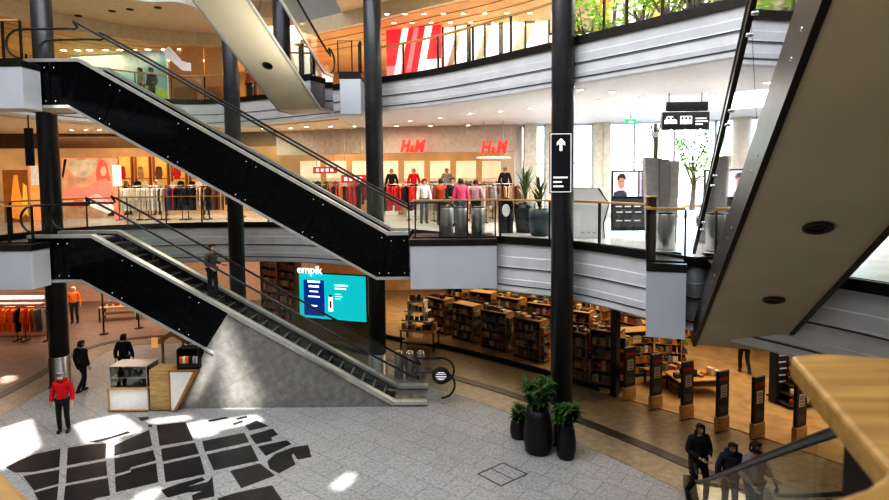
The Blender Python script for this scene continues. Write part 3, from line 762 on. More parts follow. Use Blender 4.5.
p = PZ(64, 432.5); person('person in a bright red jacket and black trousers standing on the tiles at left', (p.x, p.y, .012), .2, 1.70, C_red, C_black, M_hairgy, M_mask, bulk=1.1, hood=True)
p = PZ(83, 393); person('person in black seen from behind, walking past the column with the steel sleeve', (p.x, p.y, .025), PI-.35, 1.72, C_black, C_black, feet=WALK, bulk=1.28)
p = PY(125, 380, 18.35); person('person in black standing behind the glass-topped kiosk counter', (p.x, 18.35, .025), PI+.2, 1.74, C_black, C_black, bulk=1.1)
# man on the escalator facing down the slope
sm = 5.78
ns_ = int(Z1/.2+.5); hh_ = Z1/ns_; tr_ = hh_/T30; i_ = int(sm/tr_)
q = ESC_LO.location + WLO((i_+.55)*tr_, .74, i_*hh_)
person('man in olive shirt and dark trousers riding the lower escalator', (q.x, q.y, q.z+.008), PI/2-.25, 1.74, C_olive, C_black, M_hairdk, M_mask, arms=REST, feet=(((.10,-.06,.50),(.11,-.04,.09)), ((-.10,.0,.50),(-.11,.06,.09))))
# three people at the foot of the lower right escalator
p = PZ(698, 503); person('woman with dark hair in a long black coat stepping onto the escalator at bottom right', (p.x, p.y, .025), .1, 1.72, C_black, C_black, M_hairdk, arms=HOLD, feet=WALK, long=.12, hairlen=.16, bulk=1.12)
p = PZ(729, 519); person('person in a dark navy hooded coat at bottom right, looking down', (p.x, p.y, .025), -.1, 1.62, C_navy, C_black, M_hairdk, hood=True, lean=.12, bulk=1.15)
p = PY(755, 450, 10.3)
person('man in light grey jacket and black face mask on the escalator at bottom right', (p.x, 10.3, .02), .35, 1.82, C_grey, C_black, M_hairdk, M_maskbk, arms=REST, bulk=1.2)
# ------------------------------------------------------------------ floor graphic: black street-map blocks laid on the tiles
def cp(x, y): return PZ(x/2.694, 385 + y/2.694, 0)
BLK = [
 [(15,222),(50,204),(90,188),(163,172),(160,220),(90,234),(40,236)], [(62,246),(160,229),(158,266),(92,284)], [(92,291),(157,273),(150,340),(115,330)],
 [(183,170),(240,161),(286,158),(284,197),(180,217)], [(180,225),(286,205),(289,243),(178,265)], [(176,273),(291,251),(296,298),(262,304),(168,345)],
 [(308,163),(360,140),(402,121),(410,164),(308,191)], [(308,199),(412,176),(420,203),(352,222),(350,229),(310,240)], [(310,248),(352,236),(353,228),(421,211),(426,262),(312,289)],
 [(422,109),(500,100),(521,149),(430,164)], [(434,173),(525,156),(536,185),(438,206)], [(440,214),(539,192),(552,240),(446,262)],
 [(545,152),(658,129),(671,154),(552,180)], [(557,188),(676,162),(697,204),(576,230)],
 [(434,284),(490,264),(545,249),(552,256),(500,276),(560,262),(572,246),(578,300),(520,312),(517,298),(545,286),(500,290),(452,304)],
 [(620,232),(700,212),(741,244),(650,278)], [(585,306),(640,290),(733,271),(768,322),(600,350)], [(660,110),(690,95),(723,111),(672,123)],
 [(672,136),(735,118),(749,134),(731,141),(733,150),(690,159)], [(695,166),(773,149),(785,159),(716,191)],
 [(720,206),(742,186),(790,168),(830,162),(839,194),(802,201),(790,184),(786,192),(796,214),(752,238),(727,226)],
 [(238,153),(300,139),(345,124),(352,129),(262,155)], [(372,88),(400,86),(400,92),(380,97)], [(560,96),(610,86),(614,90),(562,100)], [(625,104),(652,95),(657,100),(630,109)], [(635,90),(665,83),(668,88),(640,95)],
 [(398,108),(410,106),(409,113),(401,114)]]
o0 = cp(400, 200)
gm = thing('floor_map', 'black street-map graphic laid over the grey tiles at lower left', 'floor graphic', (o0.x, o0.y, 0))
for poly in BLK:
    b = MB(); b.prism([(cp(*q).x - o0.x, cp(*q).y - o0.y) for q in poly], .001, .007); b.build('map_block', M_mapblk, gm)
# inspection hatch in the tiles
hq = [PZ(u, v, 0) for u, v in ((478,474),(503,463),(527,474),(501,486))]
b = MB()
for i in range(4):
    a, c = hq[i], hq[(i+1) % 4]; d = (c-a); rz = math.atan2(d.y, d.x); m_ = (a+c)/2
    b.box((m_.x, m_.y, .003), (d.length, .035, .004), rz)
a, c = (hq[0]+hq[1])/2, (hq[2]+hq[3])/2; d = c-a; b.box(((a+c)/2).to_tuple()[:2] + (.003,), (d.length, .02, .004), math.atan2(d.y, d.x))
st(b.build('trim_hatch', M_fasciadk))
# ------------------------------------------------------------------ black planters with plants
def leafblade(b, base, dirv, ln, w, droop, mi=0, n=4):
    d = Vector(dirv).normalized(); s = d.cross(Vector((0,0,1))); s = s.normalized() if s.length > .05 else Vector((1,0,0))
    vs = []; fs = []
    for i in range(n+1):
        t = i/n; c = Vector(base) + d*ln*t + Vector((0,0,-droop*t*t*ln)); ww = w*math.sin(PI*min(.98, .12+.86*t))
        up = s.cross(d)*(.18*ww)
        vs += [c - s*ww + up, c, c + s*ww + up]
    for i in range(n): fs += [(i*3, i*3+1, i*3+4, i*3+3), (i*3+1, i*3+2, i*3+5, i*3+4)]
    b.add(vs, fs, mi, True)
def pot(label, u, v, r, h, plant=None, grp=None):
    p = PZ(u, v, 0)
    t = thing('planter', label, 'planter', (p.x, p.y, .0), 0, grp)
    b = MB(); b.lathe((0,0,0), [(r*.72,0.006),(r*.86,.03),(r*1.0,h*.28),(r*1.0,h*.5),(r*.86,h*.82),(r*.7,h),(r*.62,h),(r*.62,h-.05)], 28); b.build('pot', M_pot, t)
    b = MB(); b.lathe((0,0,h-.08), [(r*.63,0),(r*.63,.02),(.01,.025)], 20); b.build('soil', M_soil, t)
    b = MB(); l = MB(); rr = random.Random(int(u))
    kind, n, ph = plant
    for k in range(n):
        a = rr.uniform(0, 2*PI); tilt = rr.uniform(.08, .6); hh = ph*rr.uniform(.6, 1)
        d = Vector((math.cos(a)*tilt, math.sin(a)*tilt, 1)).normalized()
        base = Vector((math.cos(a)*r*.25, math.sin(a)*r*.25, h-.07))
        pts = [base, base + d*hh*.5, base + d*hh + Vector((math.cos(a), math.sin(a), 0))*.06]
        b.tube(pts, [.014,.011,.005], 6)
        m = 9
        for j in range(m):
            f = .25 + .75*j/m; c = base + d*hh*f
            for sgn in (1,-1):
                aa = a + sgn*rr.uniform(.9, 1.9)
                leafblade(l, c, (math.cos(aa), math.sin(aa), rr.uniform(.25,.9)), rr.uniform(.2,.36)*kind, .034*kind, .45)
    b.build('stem', M_bark, t); l.build('foliage', M_leaf, t)
    return t
pot('large black planter with tall leafy plant, middle of the three by the front column', 538, 451, .365, 1.12, (1.25, 11, .95))
pot('small round black planter, leftmost of the three by the front column', 519, 437, .24, .52, (1.0, 8, .42))
pot('slim black planter with bushy plant, rightmost of the three by the front column', 566, 457, .24, .86, (1.15, 10, .75))
# ------------------------------------------------------------------ information kiosk under the lower escalator
K = PZ(109, 412); KX = K.x; KY = K.y - .02
def kx(u): return PY(u, 390, KY).x
t = thing('sales_kiosk', 'white and beech sales counter with glass case under the lower escalator', 'kiosk', (KX, KY, .025))
x1 = kx(147.5)-KX
b = MB(); b.box((x1/2, .4, .34), (x1-.06, .74, .64), bev=.005); b.build('white_front', M_whitep, t)
b = MB(); b.box((x1/2,.4,.69), (x1+.04,.84,.05), bev=.004); b.box((.0,.4,.33), (.05,.8,.66)); b.box((x1/2,.4,.02), (x1,.8,.035)); b.build('counter_frame', M_woodlite, t)
b = MB(); b.box((x1/2,.4,1.03), (x1-.1,.66,.62)); gc = b.build('glass_case', M_glassdk, t)
b = MB()
for xx in (.05, x1-.05):
    for yy in (.08,.72): b.box((xx,yy,1.03), (.025,.025,.63))
for zz in (1.0, 1.345): b.box((x1/2,.4,zz), (x1-.08,.68,.018))
b.build('case_frame', M_steel, gc)
x2 = kx(169.5)-KX
b = MB(); b.box(((x1+x2)/2+.02, .35, .62), (x2-x1-.03, .6, 1.24), bev=.005); b.build('beech_panel', M_woodlite, t)
xa, xb, xc = kx(170.5)-KX, kx(195)-KX, kx(174)-KX
b = MB(); b.plate([(xa,-.02,.02),(xc,-.02,.02),(xb,-.02,1.22),(xa,-.02,1.22)], (0,.5,0)); b.build('slanted_front', M_whitep, t)
b = MB()
b.plate([(xc-.03,-.03,0),(xc+.05,-.03,0),(xb+.08,-.03,1.24),(xb-.0,-.03,1.24)], (0,.52,0)); b.plate([(xa-.02,-.03,1.2),(xb+.08,-.03,1.2),(xb+.08,-.03,1.26),(xa-.02,-.03,1.26)], (0,.52,0)); b.box((xa-.01,.22,.62),(.05,.5,1.24)); b.build('slanted_frame', M_woodred, t)
# goods in the case
gi = 0
GC = [mat('olive goods', (.22,.25,.08), .6), mat('cream goods', (.75,.7,.55), .6), mat('dark goods', (.05,.05,.04), .5), mat('green goods', (.1,.25,.08), .6)]
for k in range(9):
    for lv, z in ((0,.735),(1,.975)):
        b = MB(); w = R.uniform(.09,.15); h = R.uniform(.12,.23)
        b.lathe((0,0,0), [(w*.42,0),(w*.5,.01),(w*.5,h*.75),(w*.3,h*.85),(w*.3,h)], 10)
        o = b.build('jar', GC[(k+lv) % 4]); o.location = (KX+.16+k*(x1-.3)/8, KY+.25+R.uniform(0,.3), .025+z+(.037 if lv else -.018)); tag(o, 'small jar on display in the glass case of the beech counter', 'jar', 'jars in the kiosk glass case')
# kiosk stand with little beech roof, posts and slats
t = thing('wooden_display_stand', 'small beech stand with pitched roof behind the white counter', 'display stand', (kx(152)-.0, 17.35, .025))
hw = .9
b = MB()
b.plate([(-.35,-.35,1.84),(.2,-.35,2.2),(.75,-.35,1.88),(.72,-.35,1.76),(.2,-.35,2.06),(-.32,-.35,1.72)], (0,.6,0)); b.build('roof', M_woodred, t)
for xx in (-.2, .45):
    b = MB(); b.box((xx,-.1,.92), (.06,.06,1.84)); b.build('post', M_woodlite, t)
for k in range(5):
    b = MB(); b.box((.56+.09*k,.1,1.35), (.035,.04,1.0)); b.build('slat', M_woodlite, t)
b = MB(); b.box((.74,.1,1.86), (.5,.06,.05)); b.box((.74,.1,.84), (.5,.06,.05)); b.box((.5,.1,.42),(.05,.06,.84)); b.box((.97,.1,.42),(.05,.06,.84)); b.build('slat_frame', M_woodred, t)
b = MB(); b.box((-.28,-.42,1.86), (.2,.03,.34), bev=.01); b.build('hanging_sign', mat('orange wooden sign', (.8,.42,.1), .5, emit=.25, ecol=(1,.5,.15)), t)
# black crate with bottles on the slanted counter
cx0, cx1 = kx(177.5), kx(199)
t = thing('black_crate', 'black open crate of orange and white packets on the slanted counter', 'crate', ((cx0+cx1)/2, KY+.22, .025+1.262))
w = cx1-cx0; b = MB()
b.box((0,0,.02),(w,.4,.03)); b.box((0,-.19,.09),(w,.02,.16)); b.box((0,.19,.3),(w,.02,.6)); b.box((-w/2+.01,0,.3),(.02,.4,.6)); b.box((w/2-.01,0,.3),(.02,.4,.6)); b.box((0,.05,.6),(w,.3,.03)); b.build('shell', M_blackmat, t)
for k in range(6):
    b = MB(); b.box((0,0,.17),(.085,.12,.3), bev=.012); o = b.build('packet', [mat('orange packet', (.9,.22,.03), .5), M_whitep, mat('orange packet', (.9,.22,.03)), M_blackmat, mat('lavender packet', (.5,.45,.55), .5), M_whitep][k])
    o.location = (cx0+.07+k*(w-.14)/5, KY+.15, .025+1.262+.036); tag(o, ['orange packet at the left end of the black crate','white packet second from the left in the black crate','orange packet third from the left in the black crate','black packet in the black crate between orange and lavender packets','lavender packet in the black crate','white packet at the right end of the black crate'][k], 'packet', 'packets in the black crate')
# black trunk-like items near the escalator foot: three steel bins behind the balustrade
for k, u in enumerate((399, 410, 421)):
    p = PY(u, 378, 18.9)
    t = thing('waste_bin', 'dark steel bin behind the foot of the lower escalator, %s of three' % ('leftmost','middle one','rightmost')[k], 'bin', (p.x, 18.9, .012), 0, 'steel bins behind the escalator foot')
    b = MB(); b.lathe((0,0,0), [(.15,0),(.16,.02),(.16,.8),(.15,.82)], 18); b.build('drum', M_steel, t)
    b = MB(); b.lathe((0,0,.82), [(.15,0),(.15,.03),(.09,.09),(.03,.1)], 18); b.build('lid', M_chrome, t)
# round black notice on the newel glass
p = PY(441, 376, YE+.05)
t = thing('round_sign', 'round black notice disc on the glass at the escalator foot', 'sign', (p.x, YE+.09, p.z))
M90 = Matrix.Rotation(PI/2, 4, 'X')
b = MB(); b.lathe((0,0,0), [(.27,0),(.275,.006),(.275,.012),(.27,.018)], 28); o = b.build('disc', M_signblk, t); o.matrix_local = M90
for zz, w in ((.1,.2),(.05,.3),(-.02,.34),(-.07,.28),(-.12,.18)):
    b = MB(); b.box((0,-.022,zz),(w,.004,.02)); b.build('print_line', M_signw, t)
# ------------------------------------------------------------------ bookshop on the ground floor
BC = [mat('book %d' % i, c, .5, var=.05) for i, c in enumerate([(.35,.05,.03),(.55,.43,.27),(.06,.08,.14),(.62,.57,.48),(.13,.18,.07),(.5,.2,.05),(.03,.028,.03),(.22,.08,.1),(.17,.2,.22),(.5,.35,.1),(.2,.1,.05),(.3,.2,.12)])]
M_shelfd = woodmat('dark walnut shelf', (.13,.075,.04), .5); M_shelfl = woodmat('warm oak shelf', (.5,.3,.12), .5)
U0 = Vector((.683, -.731, 0)); W0 = Vector((.731, .683, 0)); O0 = Vector((3.1, 20.6, .03)); RZ0 = math.atan2(U0.y, U0.x)
book_spots = []      # (matrix, w, h, d, color)
def shelf_unit(label, loc, rz, L, H, rows, two=True, depth=.62, wood=M_shelfd, cat='bookshelf', name='bookshelf', grp='freestanding bookshop shelves', fill=.92, endm=None):
    t = thing(name, label, cat, loc, rz, grp)
    for s in (-1, 1):
        b = MB(); b.box((s*(L/2-.02),0,H/2), (.04,depth,H), bev=.004); b.build('side_panel', endm or M_shelfl, t)
    yb = 0 if two else depth/2-.015
    b = MB(); b.box((0,yb,H/2), (L-.08,.03,H-.02)); b.build('back_panel', wood, t)
    b = MB(); b.box((0,0,.05), (L-.08,depth-.03,.1)); b.build('plinth', M_blackmat, t)
    MX = Matrix.Translation(loc) @ Matrix.Rotation(rz, 4, 'Z')
    for r in range(rows):
        z = .12 + r*(H-.2)/rows if rows > 1 else .12
        for s in ((-1, 1) if two else (-1,)):
            b = MB(); dd = depth/2-.02 if two else depth-.04
            yc = s*(depth/4) if two else -.015
            b.box((0, yc, z), (L-.09, dd, .022)); b.build('shelf', M_shelfl, t)
            if two and s == 1 : continue
            x = -L/2+.08
            hh = (H-.2)/rows-.07
            while x < L/2-.16:
                w = R.uniform(.035,.06) if R.random() < .35 else R.uniform(.11,.17)
                if R.random() < fill:
                    h = hh*R.uniform(.6,.97); d = min(.17, dd*.6)
                    y = (yc - s*-.0) if two else -depth/2+.14
                    book_spots.append((MX @ Matrix.Translation((x+w/2, (-depth/4-.05) if two else y, z+.0125)), w-.008, h, d, R.randrange(12)))
                x += w
    b = MB(); b.box((0,0,H-.015), (L,depth,.03), bev=.004); b.build('top_board', M_shelfl, t)
    if two:
        for r in range(rows):
            z = .12 + r*(H-.2)/rows; hh = (H-.2)/rows-.07
            b = MB(); b.box((L/2+.1,0,z), (.2,depth-.02,.022)); b.box((L/2+.195,0,z+.03), (.012,depth-.02,.07)); b.build('end_shelf', M_shelfl, t)
            for q in range(4):
                if R.random() < .9: book_spots.append((MX @ Matrix.Translation((L/2+.09, -depth/2+.09+q*(depth-.18)/3, z+.0125)) @ Matrix.Rotation(PI/2,4,'Z'), .125, hh*R.uniform(.55,.95), .13, R.randrange(12)))
    if two and R.random() < .75:
        x = -L/2+.1
        while x < L/2-.15:
            w = R.uniform(.12,.2); book_spots.append((MX @ Matrix.Translation((x, R.uniform(-.12,.05), H+.001)) @ Matrix.Rotation(R.uniform(-.4,.4),4,'Z'), w*.9, R.uniform(.05,.22), .2, R.randrange(12))); x += w+.05
    return t
nth = ['first','second','third','fourth','fifth','sixth','seventh','eighth']
for r, w in enumerate((.25, 2.35, 4.5)):
    for k in range(5 - (r == 0)):
        u = .0 - 1.72*k + (.7 if r == 1 else 0)
        p = O0 + U0*u + W0*w
        shelf_unit('low double-sided bookshelf, %s from the front column in the %s row from the shop glass' % (nth[k], ('front','middle','back')[r]), p, RZ0 + R.uniform(-.12,.12) + .12, 1.25, (1.55,1.62,1.7)[r], 4)
# wall shelves along the back of the shop
for k in range(9):
    p = O0 + U0*(4.6 - 1.95*k) + W0*7.2
    shelf_unit('tall wall bookcase at the back of the bookshop, %s from its right end' % (nth+['ninth'])[k], p, RZ0, 1.85, 2.9, 7, two=False, depth=.4, wood=M_shelfl, grp='tall wall bookcases', fill=.97)
# slanting wall of shelves left of the screen
for k in range(2):
    a = PY(264, 300, 26.2); c = PY(299, 300, 24.35); f = .25+.5*k
    p = a.lerp(c, f); p.z = .03
    shelf_unit('tall packed bookcase left of the turquoise screen, %s' % ('farther of two','nearer of two')[k], p, math.atan2(c.y-a.y, c.x-a.x), (c-a).length*.49, 3.3, 8, two=False, depth=.35, wood=M_shelfl, grp='bookcases left of the screen', fill=.98)
# right zone, inside the entrance
for k, (u, v, L, H, rz, lab) in enumerate(((632,374,1.3,1.6,.2,'bookshelf behind the first security gate'),(660,362,1.4,1.5,-.2,'oak bookshelf behind the grey landing box'),(607,385,1.0,1.9,-.6,'packed shelf just inside the shop glass by the black corner post'),(575,378,1.1,1.7,-.7,'shelf with green and red boxes just right of the front column'),(832,392,1.3,1.5,.2,'shelf farthest right in the shop, below the dark fascia'))):
    p = PZ(u, v, .03); shelf_unit(lab, p, rz, L, H, 4, grp='shelves near the shop entrance')
# books: the largest in view individually, the rest as one mass
def sz(s):
    q = s[0].translation; return s[1]*s[2]/(q.y*q.y)
vis = [s for s in book_spots if -20 < proj(s[0].translation)[0] < 905]
vis.sort(key=sz, reverse=True)
def bookmesh(b, s):
    M, w, h, d, c = s
    vs = [M @ Vector((x, y, z)) for z in (0, h) for x, y in ((-w/2,-d/2),(w/2,-d/2),(w/2,d/2),(-w/2,d/2))]
    b.add(vs, [(0,3,2,1),(4,5,6,7),(0,1,5,4),(1,2,6,5),(2,3,7,6),(3,0,4,7)], c)
for s in vis[:300]:
    M, w, h, d, c = s
    b = MB(); b.box((0,0,h/2), (w,d,h), bev=.003); b.box((0,-d/2-.0006,h*.68),(w*.7,.001,h*.12), mi=1); b.box((0,.004,h+.0006),(w*.8,d*.9,.001), mi=2)
    o = b.build('book', [BC[c], BC[(c+3) % 12], BC[3]]); o.matrix_world = M
    tag(o, 'small book standing on a bookshop shelf', 'book', 'books on the bookshop shelves')
b = MB()
for s in vis[300:]: bookmesh(b, s)
o = b.build('books', BC); tag(o, 'mass of colourful books filling the farther bookshop shelves', 'books', kind='stuff')
# ------------------------------------------------------------------ shopfront glazing and its black corner post
path = [p for p in SF if p[0] < 5.2]
pst = SF[-1]
for p in SF:
    if p[0] < 5.45: pst = p
t = thing('shopfront_glazing', 'glass shopfront of the bookshop with black sill and black corner post', 'shopfront', (path[-1][0], path[-1][1], .03))
loc = [(x-path[-1][0], y-path[-1][1]) for x, y in path]
b = MB(); b.loft(loc, [(-.05,0),(.07,0),(.07,.12),(-.05,.12)]); b.build('sill', M_black, t)
b = MB(); b.loft(loc, [(-.05,3.02),(.05,3.02),(.05,3.12),(-.05,3.12),(-.05,3.02)]); b.build('head_rail', M_black, t)
L_ = plen(loc); n = 5
for i in range(n):
    b = MB(); b.loft(sub(loc, L_*i/n+.01, L_*(i+1)/n-.01), [(.0,.12),(.0,3.02)]); b.build('glass_pane', M_win, t)
b = MB(); b.box((pst[0]-path[-1][0], pst[1]-path[-1][1], 1.8), (.2,.26,3.6), RZ0, bev=.01); b.build('corner_post', M_black, t)
# ------------------------------------------------------------------ security gates
for k, (u, v) in enumerate(((629,399),(655.5,408),(686.5,418),(721.5,430),(757,437),(799,441))):
    p = PZ(u, v, .03)
    t = thing('security_gate', ['security gate nearest the black corner post','second security gate from the black corner post','third security gate from the black corner post','security gate with white notice behind the dark-haired woman','security gate with white notice above the man with the mask','last security gate, beside the wooden handrail'][k], 'security gate', p, RZ0+.15+1.1, 'anti-theft gates at the bookshop entrance')
    b = MB(); b.box((0,0,.2),(.46,.14,.4), bev=.015); b.build('foot', M_woodlite, t)
    b = MB(); b.box((0,0,1.03),(.44,.09,1.26), bev=.02); b.build('panel', M_signblk, t)
    for s in (-1,1):
        b = MB(); b.box((0,s*.048,1.44),(.4,.004,.09)); b.build('red_stripe', mat('dull red stripe', (.3,.02,.03), .5), t)
        b = MB(); b.box((0,s*.048,1.1),(.24,.004,.34)); nt_ = b.build('notice', mat('grey notice', (.42,.4,.36), .6) if k < 3 else mat('pale notice', (.55,.53,.48), .6), t)
        for z in (.98,1.06,1.14,1.2): 
            b = MB(); b.box((0,s*.0515,z),(.16,.003,.018)); b.build('print_line', M_blackmat, nt_)
        b = MB(); b.box((0,s*.048,.62),(.3,.004,.2)); b.build('lower_print', mat('dark grey print', (.1,.1,.1), .6), t)
# dark pillar with vertical print and pyramid display
p = PZ(778, 402, .03)
t = thing('advert_pillar', 'tall dark blue advert pillar standing inside the shop entrance', 'advert pillar', p, .2)
b = MB(); b.box((0,0,1.1),(.45,.3,2.2), bev=.02); b.build('body', mat('navy pillar', (.02,.025,.05), .4), t)
for k in range(7):
    b = MB(); b.box((R.uniform(-.04,.04),-.153,1.9-k*.2),(.26,.004,.05)); b.build('print_line', mat('pale blue print', (.5,.55,.7), .6), t)
p = PZ(791, 403, .03)
t = thing('pyramid_display', 'stepped pyramid stand of small goods beside the dark blue advert pillar', 'display stand', p, .2)
for k in range(5):
    b = MB(); b.box((0,0,.12+k*.27),(.95-.17*k,.95-.17*k,.05), bev=.005); b.build('tier', M_shelfd, t)
    for x in range(5-k):
        b = MB(); b.lathe((0,0,0), [(.05,0),(.06,.02),(.055,.12),(.03,.17)], 10)
        o = b.build('pot_of_goods', BC[(k*3+x) % 12]); q = Matrix.Rotation(.2,4,'Z') @ Vector((-.36+.085*k+x*.18, -.38+.08*k, .1465+k*.27)); o.location = p+q
        tag(o, 'small jar on the stepped pyramid stand', 'jar', 'jars on the pyramid stand')
b = MB(); b.box((0,0,.7),(.06,.06,1.4)); b.build('spine', M_blackmat, t)
# tables with stacked books
def table(label, u, v, w, d, h, rz=0.0, nb=7):
    p = PZ(u, v, .03)
    t = thing('display_table', label, 'table', p, rz, 'book tables')
    b = MB(); b.box((0,0,h-.025),(w,d,.05), bev=.01); b.build('table_top', M_woodlite, t)
    for sx in (-1,1):
        for sy in (-1,1):
            b = MB(); b.box((sx*(w/2-.06), sy*(d/2-.06), (h-.05)/2),(.05,.05,h-.05)); b.build('leg', M_blackmat, t)
    b = MB(); b.box((0,0,.3),(w-.14,d-.14,.03)); b.build('lower_shelf', M_woodlite, t)
    for k in range(nb):
        q = Matrix.Rotation(rz,4,'Z') @ Vector((-w/2+.12+(w-.24)*k/(nb-1), R.uniform(-.2,.1)*d, h+.001))
        b = MB(); hh = R.uniform(.06,.3); b.box((0,0,hh/2),(.15,.2,hh), bev=.004); o = b.build('book_stack', BC[R.randrange(12)]); o.location = p+q; o.rotation_euler = (0,0,rz+R.uniform(-.3,.3))
        tag(o, 'pile of books on the ' + label, 'books', 'piles on the ' + label.split(' ')[0] + ' ' + label.split(' ')[1])
    return t
table('oak table in front of the turquoise screen', 345, 336, 1.7, .9, .85, .1)
table('oak table left of the turquoise screen', 298, 329, 1.4, .8, .85, .3, 6)
table('round-edged table behind the shop glass near the second column', 420, 348, 1.5, .8, .8, -.3)
table('dark table right of the security gates', 695, 392, 1.6, .9, .55, .1, 8)
table('low table under the overhead escalator end', 665, 384, 1.2, .8, .5, .3, 6)
# three-tier cake stand display behind the glass
p = PZ(418, 338, .03)
t = thing('tiered_display', 'white tiered display stand with boxes near the second column', 'display stand', p, -.3)
for k in range(3):
    b = MB(); b.box((0,0,.8+.42*k),(1.3-.25*k,.6,.05), bev=.01); b.build('tier', M_whitep, t)
for s in (-1,1):
    b = MB(); b.box((s*.35,0,.8),(.05,.5,1.6)); b.build('upright', M_whitep, t)
for k in range(3):
    for x in range(5):
        b = MB(); hh = R.uniform(.14,.3); b.box((0,0,hh/2),(.14,.16,hh), bev=.008); o = b.build('gift_box', BC[R.randrange(12)]); o.location = p + Matrix.Rotation(-.3,4,'Z') @ Vector((-.45+.1*k+x*(.22-.05*k), -.1, .8265+.42*k)); tag(o, 'small coloured box on the white tiered display', 'box', 'boxes on the tiered display')
# ------------------------------------------------------------------ turquoise screen with the shop name
a = PY(299.5, 300, 23.5); c = PY(366, 300, 22.5)
d = Vector((c.x-a.x, c.y-a.y, 0)); wS = d.length; rzS = math.atan2(d.y, d.x)
zb, zt = 1.0, 2.92
t = thing('advert_screen', 'large glowing turquoise advert screen in the bookshop window', 'screen', ((a.x+c.x)/2, (a.y+c.y)/2, .03), rzS)
cz = (zb+zt)/2-.03; hS = zt-zb
b = MB(); b.box((0,.06,cz),(wS+.08,.1,hS+.08), bev=.01); b.build('casing', M_blackmat, t)
M_cy = mat('turquoise screen glow', (.02,.6,.65), .4, emit=.55, ecol=(.01,.55,.6), var=.04); M_bl = mat('deep blue screen glow', (.02,.06,.3), .4, emit=.35, ecol=(.01,.07,.42), var=.3, scale=2)
b = MB(); b.box((0,.005,cz),(wS,.02,hS)); b.build('display', M_cy, t)
b = MB(); b.box((-wS*.27,-.012,cz-.08),(wS*.31,.012,hS*.8)); ps = b.build('blue_poster', M_bl, t)
for k, (w, z) in enumerate(((.62,.62),(.5,.42),(.42,.2),(.56,-.02),(.3,-.42))):
    b = MB(); b.box((-wS*.27,-.02,cz+z),(w,.006,.09 if k < 2 else .06)); b.build('print_line', M_letterw, ps)
for k, (w, z) in enumerate(((.62,.52),(.52,.38),(.3,.14),(.36,.04),(.28,-.06))):
    b = MB(); b.box((wS*.14+w/2-.3,-.008,cz+z),(w,.006,.06 if k < 2 else .035)); b.build('print_line', M_letterw if k < 2 else mat('pale cyan print', (.5,.9,.9), .5, emit=.8), t)
b = MB(); b.box((-.02*wS,-.01,cz-.3),(.2,.012,.62), bev=.004); bt = b.build('bottle_picture', M_letterw, t)
b = MB(); b.box((-.02*wS,-.018,cz-.32),(.1,.006,.3)); b.build('bottle_label', mat('red label', (.4,.02,.05), .5), bt); b = MB(); b.box((-.02*wS,-.01,cz+.05),(.1,.014,.1)); b.build('bottle_cap', M_black, bt)
lt = thing('shop_sign', 'white illuminated shop name letters above the turquoise screen', 'sign', ((a.x+c.x)/2, (a.y+c.y)/2, 2.95), rzS)
text('letters', 'empik', .50, face_mat(Vector((-wS*.5-.0,-.14,.0)), 0), mat('soft white letters', (.9,.9,.9), .5, emit=.55, ecol=(1,1,1)), lt, ext=.03, bold=.002, space=1.0)
# brown panel wall beneath / right of the screen
b = MB(); q = Vector((c.x, c.y, 0)); b.box(((a.x+c.x)/2+.1, (a.y+c.y)/2+.2, .6), (wS+.9,.06,1.2), rzS); tag(b.build('window_backing', mat('ochre backing board', (.36,.24,.09), .5)), 'ochre board below the turquoise screen', 'panel')
# legs of a shopper in the doorway
p = PZ(744, 373, .03); person('shopper in dark trousers walking deep inside the bookshop', p, PI-.2, 1.75, C_dark, C_black, feet=WALK)
# ------------------------------------------------------------------ middle gallery: clothes shops
ZM = Z1 + .002
def sheet(name, label, cat, u0, v0, u1, v1, y0, y1, m, th=.06, parts=None, group=None, zmin=None):
    """upright board whose front runs from pixel column u0 (depth y0) to u1 (depth y1)"""
    a = PY(u0, v0, y0); c = PY(u1, v0, y1); bt = PY(u0, v1, y0)
    d = Vector((c.x-a.x, c.y-a.y, 0)); w = d.length; rz = math.atan2(d.y, d.x)
    z0 = bt.z if zmin is None else zmin; h = a.z - z0
    t = thing(name, label, cat, ((a.x+c.x)/2, (a.y+c.y)/2, z0), rz, group)
    b = MB(); b.box((0, th/2, h/2), (w, th, h), bev=.005); b.build('board', m, t)
    return t, w, h
def shape(t, name, pts, w, h, m, lift=.004):      # flat shape on a board; pts in 0..1
    b = MB(); b.plate([((x-.5)*w, -lift, y*h) for x, y in pts], (0, lift*.6, 0)); return b.build(name, m, t)
# shop bulkheads
b = MB(); b.loft(smooth([(-31,24.6),(-22,26.4),(-13,27.0),(-8,26.4)],5), [(0,9.27),(0,8.55),(-.25,8.55),(-.25,9.27)]); st(b.build('trim_shop_west', mat('brown bulkhead', (.22,.14,.08), .5)))
b = MB(); b.loft(smooth([(-8,26.4),(-3,25.2),(3.2,24.4)],5), [(0,9.27),(0,8.1),(-.3,8.1),(-.3,9.27)]); st(b.build('trim_shop_east', mat('pale bulkhead', (.6,.52,.45), .6)))
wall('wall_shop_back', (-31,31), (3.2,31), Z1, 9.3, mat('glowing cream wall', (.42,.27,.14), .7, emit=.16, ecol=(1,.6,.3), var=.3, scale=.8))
ALC = []
# lit alcoves along the back of the western shop
for k in range(6):
    u = 118 + 18*k
    t, w, h = sheet('wall_alcove', 'yellow lit wall alcove in the clothes shop behind the railing, %s from the left' % nth[k], 'alcove', u, 157, u+14, 196, 30.6, 30.6, mat('yellow alcove light', (.7,.48,.18), .5, emit=.3, ecol=(1,.5,.12), var=.3, scale=2), group='lit alcoves of the clothes shop')
    for f in (.0, 1.0):
        b = MB(); b.box(((f-.5)*w, -.05, h/2), (.06,.2,h)); b.build('side', M_woodred, t)
    b = MB(); b.box((0,-.1,h*.45),(w,.2,.04)); b.build('shelf', M_woodred, t)
    ALC.append((t.location.copy(), w, h))
